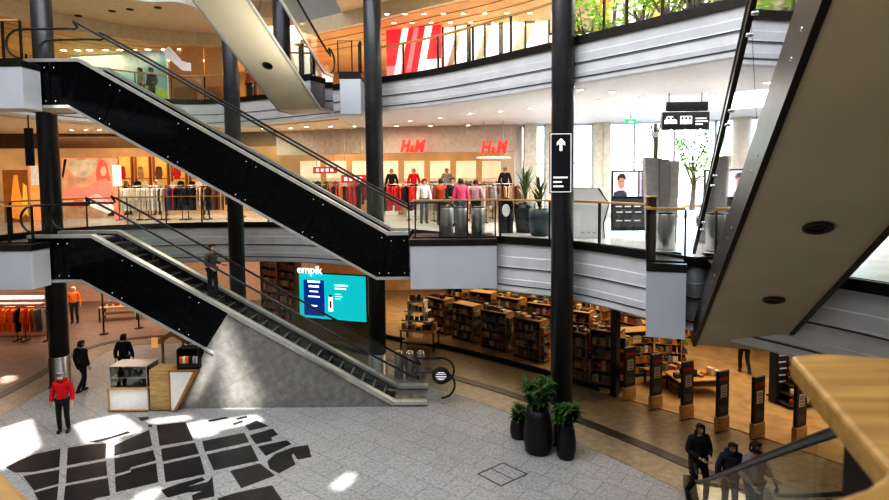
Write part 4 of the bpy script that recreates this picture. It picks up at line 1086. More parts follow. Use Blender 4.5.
# big campaign posters of the western shop
t, w, h = sheet('campaign_poster', 'large lit poster of reclining figures in pink and white on the shop front', 'poster', 61, 158, 117, 216, 26.0, 26.6, mat('poster pink ground', (.62,.36,.24), .6, emit=.22, ecol=(1,.45,.25), var=.5, scale=1.5), .12, zmin=ZM)
for nm, pts, m in (('pale_shape', [(.12,.97),(.62,.97),(.6,.84),(.5,.72),(.36,.66),(.2,.72),(.1,.84)], mat('poster cream', (.62,.5,.36), .6, emit=.15, ecol=(1,.8,.5), var=.4, scale=2)),
                   ('red_shape', [(.64,.9),(.68,.97),(.76,.97),(.82,.9),(.84,.74),(.88,.6),(.74,.64),(.62,.6),(.6,.74)], mat('poster coral', (.75,.15,.1), .6, emit=.25, ecol=(1,.15,.08))),
                   ('figure', [(.0,.45),(.18,.52),(.4,.5),(.62,.62),(.78,.66),(.88,.55),(.85,.3),(.8,.2),(.6,.26),(.3,.3),(.02,.34)], mat('poster rose', (.8,.3,.25), .6, emit=.25, ecol=(1,.3,.2))),
                   ('figure', [(.35,.3),(.6,.4),(.8,.3),(.95,.12),(.8,.06),(.5,.18)], mat('poster white', (.95,.9,.86), .6, emit=.35)),
                   ('figure', [(.68,.78),(.72,.86),(.78,.86),(.8,.78),(.77,.7),(.71,.7)], mat('poster skin', (.75,.45,.32), .6, emit=.2, ecol=(1,.5,.35))), ('red_shape', [(.1,.2),(.3,.42),(.5,.36),(.34,.16)], mat('poster coral', (1,0,0))), ('dark_shape', [(.05,.98),(.1,.98),(.02,.66),(0,.7)], M_blackmat), ('dark_shape', [(.8,.1),(.92,.14),(.9,.02),(.78,.02)], M_blackmat)):
    shape(t, nm, pts, w, h, m, .004 if nm != 'figure' else .008)
t, w, h = sheet('campaign_poster', 'narrow coral and white lit panel right of the pink poster', 'poster', 112, 165, 121, 218, 25.7, 25.9, mat('coral light panel', (.85,.25,.15), .6, emit=.3, ecol=(1,.2,.1)), zmin=ZM)
shape(t, 'white_top', [(0,.6),(1,.6),(1,1),(0,1)], w, h, mat('lit white panel', (.7,.66,.6), .5, emit=.2))
t, w, h = sheet('campaign_poster', 'orange lit panel just left of the left column', 'poster', 29, 163, 41, 204, 24.6, 24.9, mat('orange light panel', (.85,.28,.08), .6, emit=.45, ecol=(1,.3,.08), var=.4, scale=2), zmin=ZM)
shape(t, 'white_top', [(.1,.62),(.9,.62),(.9,.95),(.1,.95)], w, h, mat('lit white panel', (1,1,1)))
t, w, h = sheet('campaign_poster', 'dark poster with glowing orange figure at the far left of the middle gallery', 'poster', 2, 170, 27, 202, 23.6, 23.9, mat('dark amber panel', (.12,.05,.02), .5, emit=.15, ecol=(1,.3,.05), var=.6, scale=2), zmin=ZM)
shape(t, 'figure', [(.2,.1),(.35,.6),(.45,.9),(.6,.9),(.66,.6),(.85,.15),(.6,.05)], w, h, mat('orange figure', (.9,.35,.06), .5, emit=.4, ecol=(1,.33,.05)))
shape(t, 'figure', [(.72,.2),(.8,.75),(.95,.7),(.97,.1)], w, h, mat('yellow figure', (.9,.6,.1), .5, emit=.3, ecol=(1,.5,.1)), .006)
# racks with garments
GM = [cloth('cream garment', (.72,.63,.5)), cloth('tan garment', (.5,.34,.2)), cloth('black garment', (.02,.02,.022)), cloth('grey garment', (.3,.28,.27)), cloth('brown garment', (.2,.1,.06)), cloth('white garment', (.85,.82,.78)), cloth('scarlet garment', (.6,.05,.04)), cloth('blue garment', (.08,.12,.25)), cloth('orange garment', (.85,.22,.03))]
def garmesh(m, ln):
    b = MB(); pr_ = [(-.2,0),(-.23,-.06),(-.29,-.5),(-.23,-.52),(-.19,-.22),(-.2,-ln),(.2,-ln),(.19,-.22),(.23,-.52),(.29,-.5),(.23,-.06),(.2,0),(.07,.05),(-.07,.05)]
    n = len(pr_); fr = [(x, -.045 if abs(x) < .22 else -.02, z) for x, z in pr_]; bk = [(x, -y, z) for x, y, z in fr]
    b.add(fr + bk, [(i, (i+1) % n, n+(i+1) % n, n+i) for i in range(n)])
    for a, c, e in tessellate_polygon([[Vector((x, z, 0)) for x, z in pr_]]): b.add([fr[a], fr[c], fr[e]], [(0,1,2)]); b.add([bk[a], bk[e], bk[c]], [(0,1,2)])
    b.tube([(0,0,.05),(0,0,.1),(.02,0,.125),(0,0,.14),(-.02,0,.12)], .006, 5)
    o = b.build('garment', m); me = o.data; bpy.data.objects.remove(o); return me
GMESH = {(k, l): garmesh(GM[k], l) for k in range(9) for l in (.72, .95)}
def rack(label, x, y, z, rz, L, cols, n, H=1.5, where='', ln=None):
    t = thing('clothes_rack', label, 'clothes rack', (x, y, z), rz, 'clothes racks')
    for s in (-1,1):
        b = MB(); b.tube([(s*L/2,0,0),(s*L/2,0,H)], .016, 6); b.build('post', M_post, t)
        b = MB(); b.box((s*L/2,0,.02),(.05,.5,.035)); b.build('foot', M_post, t)
    b = MB(); b.tube([(-L/2,0,H),(L/2,0,H)], .014, 6); b.build('rail', M_chrome, t)
    for i in range(n):
        k = cols[R.randrange(len(cols))]; l = ln or R.choice((.72,.95))
        o = bpy.data.objects.new('garment', GMESH[(k, l)]); COL.objects.link(o)
        xx = -L/2+.08+(L-.16)*i/(n-1); q = Matrix.Rotation(rz,4,'Z') @ Vector((xx,0,H-.135))
        o.location = Vector((x,y,z))+q; o.rotation_euler = (0,0,rz+PI/2+R.uniform(-.75,.75)); o.scale = (.9,.8,1)
        tag(o, '%s hanging on the %s' % (GM[k].name.replace(' cloth',''), label.split(' with ')[0]), 'garment', 'garments on the ' + label.split(' with ')[0])
    return t
def rk(label, u, v, y, L, cols, n, rz=0.0, **kw):
    p = PY(u, v, y); rack(label, p.x, y, kw.pop('z', ZM), rz, L, cols, n, **kw)
rk('rack with cream clothes right of the pink poster', 134, 215, 24.4, 1.3, [0,0,5], 8, ln=.95)
rk('second shop rack with cream and grey clothes', 153, 215, 24.4, 1.2, [0,3,0,5], 8, ln=.95)
rk('third shop rack with black and red clothes', 175, 215, 24.4, 1.2, [2,6,2,7,5], 8, ln=.95)
rk('fourth shop rack with cream and brown clothes', 196, 215, 24.4, 1.2, [0,1,4,2], 8)
rk('fifth shop rack with black clothes', 216, 215, 24.4, 1.1, [2,2,4], 7)
for i, (lc, w, h) in enumerate(ALC):
    for q in range(3):
        o = bpy.data.objects.new('garment', GMESH[((0,6,2,1,5,4)[(i*2+q) % 6], .72)]); COL.objects.link(o)
        o.location = lc + Vector((-.25*w+.25*w*q, -.3, h*.45-.19+(.8 if q == 1 else 0))); o.rotation_euler = (0,0,R.uniform(-.6,.6)); o.scale = (.75,.8,.9)
        tag(o, 'garment hanging in the yellow lit alcoves of the western clothes shop', 'garment', 'garments in the lit alcoves')
# mannequins
def mannequin(label, u, y, z=ZM, top=C_grey, legs=C_black, rz=0.0, plinth=.0):
    p = PY(u, 200, y); o = person(label, (p.x, y, z+plinth), rz, 1.78, top, legs, M_whitep, group='shop mannequins'); o.name = 'mannequin'; o['category'] = 'mannequin'; return o
mannequin('mannequin in grey before the yellow alcoves', 157, 28.4, top=C_grey)
mannequin('mannequin in black right of the pink poster', 128, 28.6, top=C_black)
mannequin('mannequin in burgundy in the clothes shop behind the upper escalator', 206, 27.6, top=C_burg)
# eastern shop: letters, racks, red boards, people
def letters(label, u, v, y, h, rz, m=M_red):
    p = PY(u, v, y); t = thing('shop_sign', label, 'sign', (p.x, p.y, p.z-h/2), rz)
    def tl(nm, s, sz, x, dz=0): text(nm, s, sz, face_mat(Vector((x,-.06,dz)), 0) @ Matrix.Diagonal((.74,1,1,1)), m, t, ext=.04, bold=.03, shear=.28)
    tl('letter', 'H', h*1.45, -.95*h); tl('ampersand', '&', h*.72, -.12*h); tl('letter', 'M', h*1.45, .3*h)
    return t
letters('red illuminated letters on the pale bulkhead beside the second column', 411, 146, 24.5, .5, -.14)
t = letters('red illuminated letters above the small round ceiling shelf', 492, 147, 22.6, .5, -.1)
p = PY(494, 158, 22.7)
t = thing('sign_shelf', 'white curved shelf below the right-hand red letters', 'shelf', (p.x, 22.9, p.z))
b = MB(); b.lathe((0,0,-.05), [(.5,0),(.62,.03),(.62,.1),(.5,.13)], 28, sx=1.15, sy=.6); b.build('shelf_ring', M_whitep, t)
for s in (-1,1):
    b = MB(); b.tube([(s*.4,0,.08),(s*.4,0,9.27-p.z)], .015, 6); b.build('hanger', M_steel, t)
t, w, h = sheet('sale_board', 'red sale board hanging behind the upper escalator, left one', 'board', 313, 167, 337, 173.5, 25.4, 25.2, M_redp, .04, group='red sale boards')
for k in range(4): shape(t, 'print', [(.12+.2*k,.25),(.25+.2*k,.25),(.25+.2*k,.75),(.12+.2*k,.75)], w, h, M_signw)
for x in (-.35,.35):
    b = MB(); b.tube([(x*w,.02,h),(x*w,.02,9.26-t.location.z)], .012, 6); b.build('rod', M_steel, t)
t, w, h = sheet('sale_board', 'red sale board by the second column, right one', 'board', 341, 175, 366, 183, 24.6, 24.4, M_redp, .04, group='red sale boards')
for k in range(4): shape(t, 'print', [(.12+.2*k,.25),(.25+.2*k,.25),(.25+.2*k,.75),(.12+.2*k,.75)], w, h, M_signw)
for x in (-.35,.35):
    b = MB(); b.tube([(x*w,.02,h),(x*w,.02,9.26-t.location.z)], .012, 6); b.build('rod', M_steel, t)
for k, (u, y, L, cols, lab) in enumerate(((255,25.6,1.3,[4,1,2],'rack with brown clothes behind the far column'),(283,25.4,1.4,[0,1,5],'rack with pale clothes below the left sale board'),(312,25,1.4,[6,2,3],'rack with dark clothes below the left sale board'),(345,24.6,1.4,[6,8,2],'rack with red clothes below the right sale board'),
        (398,22.6,1.5,[6,6,2],'rack with scarlet clothes right of the second column'),(425,22.8,1.4,[3,0,5,7],'rack with pale clothes below the red letters'),(450,22.4,1.4,[2,3,4],'rack with black clothes left of the pink shopper'),(505,21.4,1.5,[4,1,3],'rack with brown clothes left of the palm'),(528,22.2,1.2,[1,4,0],'rack with tan clothes behind the palm'),(480,23.2,1.2,[5,0,3],'rack with white clothes behind the pink shopper'),
        (384,26.8,1.5,[0,5,1],'rack with cream clothes at the back beside the second column'),(418,27,1.6,[5,0,1],'rack with white clothes at the back under the red letters'),(455,27.2,1.6,[2,0,6],'rack with mixed clothes at the back of the pale shop'),(370,28.5,1.6,[6,0,2],'rack with red and cream clothes deep in the pale shop'),(400,29,1.6,[4,5,2],'rack with brown and white clothes deep in the pale shop'),(436,29,1.6,[6,3,2],'rack with red and grey clothes deep in the pale shop'),(478,28.6,1.6,[5,4,1],'rack with white and brown clothes deep in the pale shop'),(140,28,1.6,[1,4,2],'rack with tan and black clothes deep in the western shop'),(185,28,1.6,[6,0,1],'rack with red and cream clothes deep in the western shop'))):
    rk(lab, u, 215, y, L, cols, 9, rz=R.uniform(-.4,.4))
for k in range(9):
    t, w, h = sheet('lit_panel', 'warm white lit wall panel of the pale clothes shop, %s from the left' % (nth+['ninth'])[k], 'wall panel', 300+26*k, 161, 320+26*k, 196, 30.4, 30.4, mat('warm white light panel', (1,.9,.75), .5, emit=.32, ecol=(1,.75,.5), var=.35, scale=1.5), group='lit wall panels of the pale clothes shop')
    b = MB(); b.box((0,-.1,h*.5),(w,.18,.03)); b.build('rail_shelf', M_whitep, t)
    b = MB(); b.box((0,-.1,h*.05),(w,.18,.03)); b.build('rail_shelf', M_whitep, t)
    for q in range(5):
        o = bpy.data.objects.new('garment', GMESH[((6,2,0,4,5,1,3)[(k*3+q*2) % 7], .72)]); COL.objects.link(o)
        o.location = t.location + Vector((-.42*w+.21*w*q, -.3, h*.5-.2)); o.rotation_euler = (0,0,R.uniform(-.6,.6)); o.scale = (.8,.8,.9)
        tag(o, 'garment hanging before the warm lit wall of the pale clothes shop', 'garment', 'garments along the lit wall')
pp = PY(461, 200, 18.9); person('shopper in a bright pink jacket seen from behind beside the steel bins', (pp.x, 18.9, ZM), PI+.2, 1.74, C_pink, C_jean, bulk=1.15)
pp = PY(476, 200, 19.2); person('shopper in grey and pink beside the shopper in the bright pink jacket', (pp.x, 19.2, ZM), PI-.3, 1.7, cloth('rose grey', (.45,.28,.3)), C_black, bulk=1.1)
pp = PY(441, 200, 20.5); person('shopper in a rust red coat among the racks below the red letters', (pp.x, 20.5, ZM), PI, 1.74, C_rust, C_black, long=.15, bulk=1.1)
pp = PY(424, 200, 21.2); person('shopper in white and jeans below the left red letters', (pp.x, 21.2, ZM), .3, 1.72, cloth('white', (.75,.74,.72)), C_jean)
pp = PY(452, 200, 20.0); person('shopper in black between rust coat and pink jacket', (pp.x, 20.0, ZM), .8, 1.76, C_black, C_black)
# steel bins, black arched stand, planters by the railing
for k, (u, y, lab) in enumerate(((461.5,16.2,'brushed steel bin on the landing, left of the pair'),(478,16.2,'brushed steel bin on the landing, right of the pair'),(447,16.6,'pale steel bin on the landing beside the dark rail post'),(666,13.0,'tall grey bin behind the tall landing box railing'))):
    p = PY(u, 220, y); t = thing('waste_bin', lab, 'bin', (p.x, y, ZM+.02), 0, 'steel bins on the middle gallery')
    b = MB(); b.lathe((0,0,0), [(.19,0),(.2,.02),(.2,.82),(.19,.84)], 20); b.build('drum', M_steel, t)
    b = MB(); b.lathe((0,0,.84), [(.2,0),(.2,.03),(.12,.04),(.1,.015)], 20); b.build('rim', M_post, t)
p = PY(506, 220, 17.2); t = thing('arched_stand', 'black arched stand with a pale round print behind the railing', 'display stand', (p.x, 17.2, ZM))
b = MB(); b.plate([(-.22,0,0),(.22,0,0)] + [(.22*math.cos(a*PI/12), 0, .9+.22*math.sin(a*PI/12)) for a in range(13)], (0,.3,0)); b.build('body', M_black, t)
b = MB(); b.plate([(.13*math.cos(a*PI/8), -.004, .72+.2*math.sin(a*PI/8)) for a in range(16)], (0,.003,0)); b.build('print', mat('pale print', (.75,.74,.72), .6), t)
def pot2(label, u, y, r, h, mpot, n, ph, spread, wid):
    p = PY(u, 220, y); t = thing('planter', label, 'planter', (p.x, y, ZM))
    b = MB(); b.lathe((0,0,0), [(r*.7,0),(r*.82,.03),(r*1.0,h*.7),(r*.98,h),(r*.88,h),(r*.85,h-.06)], 24); b.build('pot', mpot, t)
    b = MB(); b.lathe((0,0,h-.1), [(r*.86,0),(r*.86,.03),(.01,.04)], 18); b.build('soil', M_soil, t)
    l = MB(); rr = random.Random(int(u)); s = MB(); s.tube([(0,0,h-.08),(.02,0,h+ph*.35)], [.03,.02], 7)
    for k in range(n):
        a = rr.uniform(0,2*PI); tl = rr.uniform(.1,spread); zz = h-.05+rr.uniform(0,ph*.4)
        leafblade(l, (0,0,zz), (math.cos(a)*tl, math.sin(a)*tl, 1), ph*rr.uniform(.5,.75), wid, rr.uniform(.1,.5), n=5)
    s.build('stem', M_bark, t); l.build('foliage', M_leaf2, t); return t
pot2('dark teal tapered planter with spiky palm left of the front column', 540, 16.4, .33, .8, mat('dark teal pot', (.03,.05,.06), .35), 46, 1.3, .7, .028)
pot2('black box planter with tall grassy palm behind the teal planter', 525, 17.4, .35, .95, M_black, 46, 1.5, .5, .03)
# white slanted information desk
p = PY(590, 230, 15.6); t = thing('info_desk', 'white slanted information terminal with black edge right of the front column', 'terminal', (p.x, 15.6, ZM), -.2)
prof = [(-.46,0),(.38,0),(.36,.45),(.5,.98),(.2,1.42),(-.46,1.42)]
b = MB(); b.plate([(x,0,z) for x, z in prof], (0,.5,0)); b.build('body', M_whitep, t)
b = MB()
for a, c in zip(prof[1:], prof[2:]): b.plate([(a[0],-.012,a[1]),(c[0],-.012,c[1]),(c[0]+.03,-.012,c[1]+.02),(a[0]+.03,-.012,a[1]+.0)], (0,.524,0))
b.build('edge', M_black, t)
for k in range(3):
    b = MB(); b.box((-.2+.16*k,-.004,.16),(.1,.004,.04)); b.build('print_mark', mat('grey print', (.5,.5,.5), .6), t)
# advertising stands with a portrait
def adstand(label, u, y, rz=0.0):
    p = PY(u, 230, y); t = thing('advert_stand', label, 'advert stand', (p.x, y, ZM), rz, 'portrait advert stands')
    b = MB(); b.box((0,.05,.98),(1.12,.12,1.92), bev=.01); b.build('frame', M_black, t)
    b = MB(); b.box((0,-.015,1.5),(1.04,.02,.78)); ps = b.build('portrait_poster', mat('pale violet poster', (.62,.6,.68), .5, emit=.35, ecol=(.8,.78,.9)), t)
    def pl(nm, pts, m, l): b = MB(); b.plate([(x,-.025-l,1.5+z) for x, z in pts], (0,.003,0)); b.build(nm, m, ps)
    sk = mat('poster skin tone', (.45,.22,.15), .6, emit=.15); dk = mat('poster dark', (.03,.03,.035), .6)
    pl('shoulders', [(-.52,-.39),(-.08,-.39),(-.1,-.26),(-.2,-.19),(-.36,-.19),(-.5,-.26)], dk, 0)
    pl('face', [(-.27+.11*math.cos(a*PI/8), .05+.2*math.sin(a*PI/8)) for a in range(16)], sk, .003)
    pl('hair', [(-.39,.12),(-.4,.24),(-.3,.34),(-.18,.33),(-.12,.2),(-.15,.12),(-.2,.2),(-.32,.2),(-.36,.1)], dk, .006)
    for x in (-.31,-.23): pl('eye', [(x-.02,.07),(x+.02,.07),(x+.02,.09),(x-.02,.09)], dk, .006)
    pl('mouth', [(-.31,-.06),(-.23,-.06),(-.25,-.085),(-.29,-.085)], mat('poster mouth', (.5,.12,.1), .6), .006)
    pl('door', [(.25,-.39),(.5,-.39),(.5,.39),(.25,.39)], mat('poster brown', (.22,.13,.1), .6, emit=.08), .0)
    pl('door', [(.31,-.39),(.37,-.39),(.37,.39),(.31,.39)], mat('poster violet', (.4,.38,.5), .6, emit=.2), .003)
    b = MB(); b.box((0,-.015,.6),(1.04,.02,.9)); lw = b.build('lower_poster', dk, t)
    for k in range(3):
        for z in (.35,.62,.8):
            b = MB(); b.box((-.3+.28*k+R.uniform(-.05,.05),-.03,z),(.2,.006,.04)); b.build('print_line', mat('grey print', (.5,.5,.5)), lw)
    return t
adstand('dark advert stand with a portrait poster beside the grey slanted panels', 629, 17.4)
adstand('second portrait advert stand, partly hidden by the overhead escalator', 722, 17.2, -.1)
# grey leaning panels (closed kiosk)
p = PY(662, 230, 14.6); t = thing('grey_kiosk', 'tall grey kiosk with slanted overlapping panels behind the railing', 'kiosk', (p.x, 14.6, ZM), -.1)
for k, (x0, x1, ln, d) in enumerate(((-.46,-.05,.12,0),(-.1,.14,.05,-.04),(.1,.4,-.04,0))):
    b = MB(); b.plate([(x0+ln,d,0),(x1+ln*.6,d,0),(x1+.02,d,2.22-.04*k),(x0,d,2.25-.05*k)], (0,.35,0)); b.build('panel', M_steel if k == 1 else mat('warm grey panel', (.36,.35,.34), .45), t)
# brown end post
p = PY(650.5, 262, 11.4); t = thing('end_post', 'thick brown square post where the railing meets the tall landing box', 'post', (p.x, 11.4, Z1+.0))
b = MB(); b.box((0,0,.66),(.16,.16,1.3), bev=.01); b.build('shaft', mat('brown post paint', (.09,.06,.045), .4), t); b = MB(); b.box((0,0,1.325),(.2,.2,.03), bev=.005); b.build('cap', M_wood, t)
for k, (u, y, c_, lab) in enumerate(((392,26.2,C_black,'mannequin in black under the red letters'),(414,25.8,C_red,'mannequin in red under the red letters'),(447,26,C_grey,'mannequin in grey behind the rust coat shopper'),(505,24.6,C_dark,'mannequin in charcoal behind the palm'))): mannequin(lab, u, y, top=c_, plinth=.45)
for k, (u, y) in enumerate(((392,26.2),(414,25.8),(447,26),(505,24.6))):
    p = PY(u, 200, y); t = thing('mannequin_plinth', 'low white plinth under the mannequin, %s from the second column' % nth[k], 'plinth', (p.x, y, ZM)); b = MB(); b.box((0,-.02,.22),(.6,.6,.44), bev=.01); b.build('block', M_whitep, t)
p = PY(29.5, 147, 19.2); t = thing('hanging_banner', 'narrow black hanging banner just left of the left column', 'banner', p)
b = MB(); b.box((0,0,0),(.3,.06,1.3), bev=.01); b.build('cloth', M_blackmat, t); b = MB(); b.tube([(0,0,.64),(0,0,9.26-p.z)], .02, 6); b.build('rod', M_post, t)
# direction sign on the front column
cx_, cy_ = XC['front']; p0 = PY(562, 163, cy_-.32)
t = thing('direction_sign', 'black upright sign with white arrow pointing up on the front column', 'sign', (p0.x-.03, cy_-.31, p0.z))
b = MB(); b.box((0,.0,0),(.56,.04,1.5), bev=.006); b.build('panel', M_signblk, t)
b = MB()
for x, z, w, h in ((0,.72,.5,.018),(0,-.72,.5,.018),(-.25,0,.018,1.45),(.25,0,.018,1.45)): b.box((x,-.022,z),(w,.004,h))
b.build('outline', M_signw, t)
b = MB(); b.plate([(-.03,-.022,.3),(.03,-.022,.3),(.03,-.022,.5),(.1,-.022,.43),(.1,-.022,.51),(0,-.022,.61),(-.1,-.022,.51),(-.1,-.022,.43),(-.03,-.022,.5)], (0,-.004,0)); b.build('arrow', M_letterw, t)
for z, w in ((-.36,.36),(-.47,.22),(-.58,.26)):
    b = MB(); b.box((-.19+w/2,-.023,z),(w,.004,.045)); b.build('print_line', M_signw, t)
# hanging sign with vehicle symbols
p = PY(685, 121, 15.6); t = thing('hanging_sign', 'black hanging sign with white car and bus symbols below the pale ceiling', 'sign', p, -.05)
b = MB(); b.box((0,0,0),(1.3,.14,.5), bev=.01); b.build('lower_panel', M_signblk, t)
b = MB(); b.box((.03,0,.4),(1.16,.12,.26), bev=.01); b.build('upper_panel', M_black, t)
for s in (-1,1):
    b = MB(); b.tube([(s*.45,0,.5),(s*.45,0,9.27-p.z)], .015, 6); b.build('rod', M_post, t)
def icon(x, kind):
    b = MB(); y = -.074
    if kind == 'car':
        b.plate([(x-.17,y,-.08),(x+.17,y,-.08),(x+.17,y,.02),(x+.1,y,.04),(x+.06,y,.13),(x-.1,y,.13),(x-.14,y,.04),(x-.17,y,.02)], (0,-.004,0))
    else: b.plate([(x-.16,y,-.09),(x+.16,y,-.09),(x+.16,y,.13),(x-.16,y,.13)], (0,-.004,0))
    o = b.build('car_symbol' if kind == 'car' else 'bus_symbol', M_letterw, t)
    b = MB()
    for k in ((-.06,.05) if kind == 'car' else (-.1,0,.1)): b.box((x+k,y-.006,.07),(.07,.003,.07))
    for k in (-.09,.09): b.lathe((x+k,y-.006,-.09),[(.03,0),(.03,.001)],10)
    b.build('symbol_windows', M_signblk, o)
icon(-.42,'car'); icon(.0,'bus')
for z, w in ((.06,.3),(-.02,.34),(-.1,.2)):
    b = MB(); b.box((.26+w/2,-.074,z),(w,.004,.035)); b.build('print_line', M_signw, t)
for x in (-.4,.0,.4): 
    b = MB(); b.ell((x,-.05,-.26),(.035,.035,.03),10,6); b.build('spot', M_lampw, t)
p = PY(630.5, 122, 21); t = thing('exit_sign', 'small green exit sign under the ceiling before the glass facade', 'sign', p)
b = MB(); b.box((0,0,0),(.42,.05,.2), bev=.006); b.build('panel', mat('green sign light', (.02,.45,.12), .5, emit=.8, ecol=(.02,.6,.15)), t)
b = MB(); b.plate([(-.1,-.03,.0),(.0,-.03,.05),(.0,-.03,.02),(.1,-.03,.02),(.1,-.03,-.02),(.0,-.03,-.02),(.0,-.03,-.05)], (0,-.003,0)); b.build('arrow', M_letterw, t)
b = MB(); b.tube([(0,0,.1),(0,0,9.27-p.z)], .012, 6); b.build('rod', M_steel, t)
# street trees outside the glass
def tree(label, x, y, z, h, r, seed, m=None):
    t = thing('street_tree', label, 'tree', (x, y, z), 0, 'trees outside the glass'); rr = random.Random(seed)
    b = MB(); b.tube([(0,0,0),(.1,0,h*.35),(0,.1,h*.7)], [.16,.12,.05], 8)
    l = MB()
    for k in range(16):
        a = rr.uniform(0,2*PI); z0 = h*rr.uniform(.3,.6); e = Vector((math.cos(a)*r*rr.uniform(.4,.9), math.sin(a)*r*rr.uniform(.4,.9), h*rr.uniform(.55,1)))
        b.tube([(0,0,z0), e*.5+Vector((0,0,z0*.4)), e], [.05,.035,.012], 5)
        for j in range(46 if seed < 40 else 15):
            c = e + Vector((rr.gauss(0,.35), rr.gauss(0,.35), rr.gauss(0,.3)))*r*.45
            d = Vector((rr.gauss(0,1), rr.gauss(0,1), rr.gauss(0,.7))).normalized(); s = d.cross(Vector((0,0,1))).normalized()*.09; d *= .2
            l.add([c-s*.3, c+d*.5-s, c+d, c+d*.5+s], [(0,1,2,3)], 0, True)
    if seed >= 40: t.name = 'indoor_tree'
    b.build('trunk', M_bark, t); l.build('crown', m or mat('fresh leaf', (.2,.42,.05), .5, var=.4, scale=5), t)
    return t
p = PY(692, 200, 31); tree('fresh green tree seen through the entrance glass', p.x, 31, Z1-.2, 4.4, 1.5, 3)
for k, (u, y) in enumerate(((600,33),(655,30),(568,37),(735,29))):
    p = PY(u, 100, y); tree(['tall tree outside the upper windows right of the front column','tall tree outside the upper windows above the hanging sign','tall tree outside the upper windows left of the front column','tall tree outside beside the overhead escalator'][k], p.x, y, Z1-.2, 11.5, 2.2, 11+k)
# ------------------------------------------------------------------ upper gallery shops
ZU = Z2 + .002
sh = lambda *a, **k: sheet(*a, **k)
t, w, h = sh('shopfront_display', 'glowing red and white shopfront display on the upper gallery', 'shopfront', 386, 27, 441, 80, 24.0, 23.2, mat('red shopfront light', (.85,.06,.08), .5, emit=.5, ecol=(1,.04,.06)), .1, zmin=ZU)
MW = mat('white shopfront light', (1,.97,.95), .5, emit=.6, ecol=(1,.95,.93)); MP = mat('pink shopfront light', (.95,.35,.4), .5, emit=.4, ecol=(1,.25,.3))
for nm, pts, m in (('white_stripe', [(.08,.1),(.2,.1),(.42,.95),(.3,.95)], MW), ('white_stripe', [(.36,.35),(.45,.35),(.62,1),(.53,1)], MP), ('white_stripe', [(.5,.05),(.62,.05),(.85,.95),(.72,.95)], MW), ('white_block', [(.0,.05),(.3,.05),(.3,.45),(.0,.45)], MP), ('white_block', [(.7,.05),(1,.05),(1,.5),(.7,.5)], MW)): shape(t, nm, pts, w, h, m, .006 if nm == 'white_stripe' else .003)
for k, (u0, u1, v0, lab) in enumerate(((443,468,22,'white lit shop window left of three on the upper gallery'),(470,500,16,'white lit shop window, middle of three on the upper gallery'),(502,549,8,'white lit shop window nearest the front column on the upper gallery'))):
    t, w, h = sh('shop_window', lab, 'shop window', u0, v0, u1, 80, 23.6-.3*k, 23.3-.3*k, mat('pale window light', (.95,.97,1), .4, emit=.5, ecol=(.92,.96,1), var=.3, scale=1.2), .1, zmin=ZU, group='lit shop windows of the upper gallery')
    for x in (.0,.5,1.0):
        b = MB(); b.box(((x-.5)*w,-.03,h/2),(.07,.06,h)); b.build('mullion', M_post, t)
    b = MB(); b.box((-.1*w,-.2,.55),(w*.55,.35,1.1), bev=.02); b.build('display_plinth', mat('amber plinth', (.6,.35,.12), .5), t)
    shape(t, 'banner', [(.1,.35),(.3,.3),(.75,.85),(.6,.92)], w, h, mat('grey banner', (.5,.53,.58), .6), .01)
# western upper shops: blue-green mural, tan piers, white drape
t, w, h = sh('mural_panel', 'sky blue and green mural wall behind the upper escalator glass', 'mural', 70, 50, 166, 100, 28.2, 27.4, mat('mural blue', (.32,.55,.62), .6, emit=.12, ecol=(.35,.62,.7), var=.35, scale=.5), .1, zmin=ZU)
shape(t, 'green_field', [(0,0),(1,0),(1,.3),(.8,.45),(.55,.32),(.3,.5),(.1,.4),(0,.45)], w, h, mat('mural green', (.3,.42,.12), .6, emit=.3, ecol=(.45,.6,.1)))
shape(t, 'pale_cloud', [(.1,.6),(.35,.7),(.6,.6),(.9,.75),(.95,.95),(.1,.95)], w, h, mat('mural cloud', (.55,.7,.75), .6, emit=.12))
t, w, h = sh('hanging_drape', 'white draped banner hanging right of the mural on the upper gallery', 'banner', 162, 47, 190, 73, 25.6, 25.2, M_tanceil, .02)
for o in t.children: bpy.data.objects.remove(o)
b = MB(); b.plate([((x-.5)*w,0,z*h) for x, z in ((0,.85),(.25,1),(.45,.75),(.7,.4),(1,.3),(1,.0),(.7,.05),(.45,.3),(.2,.55))], (0,.03,0)); b.build('cloth', mat('white drape', (.85,.84,.86), .7, emit=.2), t)
for k, (u0, u1) in enumerate(((169,202),(204,228),(244,262))):
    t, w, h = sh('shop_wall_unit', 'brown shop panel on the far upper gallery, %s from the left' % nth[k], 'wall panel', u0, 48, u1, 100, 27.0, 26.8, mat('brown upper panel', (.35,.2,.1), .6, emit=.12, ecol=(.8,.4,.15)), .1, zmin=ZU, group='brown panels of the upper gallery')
    b = MB(); b.box((0,-.12,.5),(w*.6,.25,1.0)); b.build('plinth', M_woodred, t)
for k, (u, c, lab) in enumerate(((110, C_dark, 'shopper in dark clothes in front of the mural on the upper gallery'), (141, cloth('cream', (.6,.5,.35)), 'shopper in cream on the upper gallery by the mural'), (152, C_olive, 'shopper in olive on the upper gallery by the mural'), (250, C_rust, 'shopper in rust red behind the high escalator on the upper gallery'))):
    p = PY(u, 90, 25.6); person(lab, (p.x, 25.6, ZU), R.uniform(-1,1), 1.72, c, C_dark)
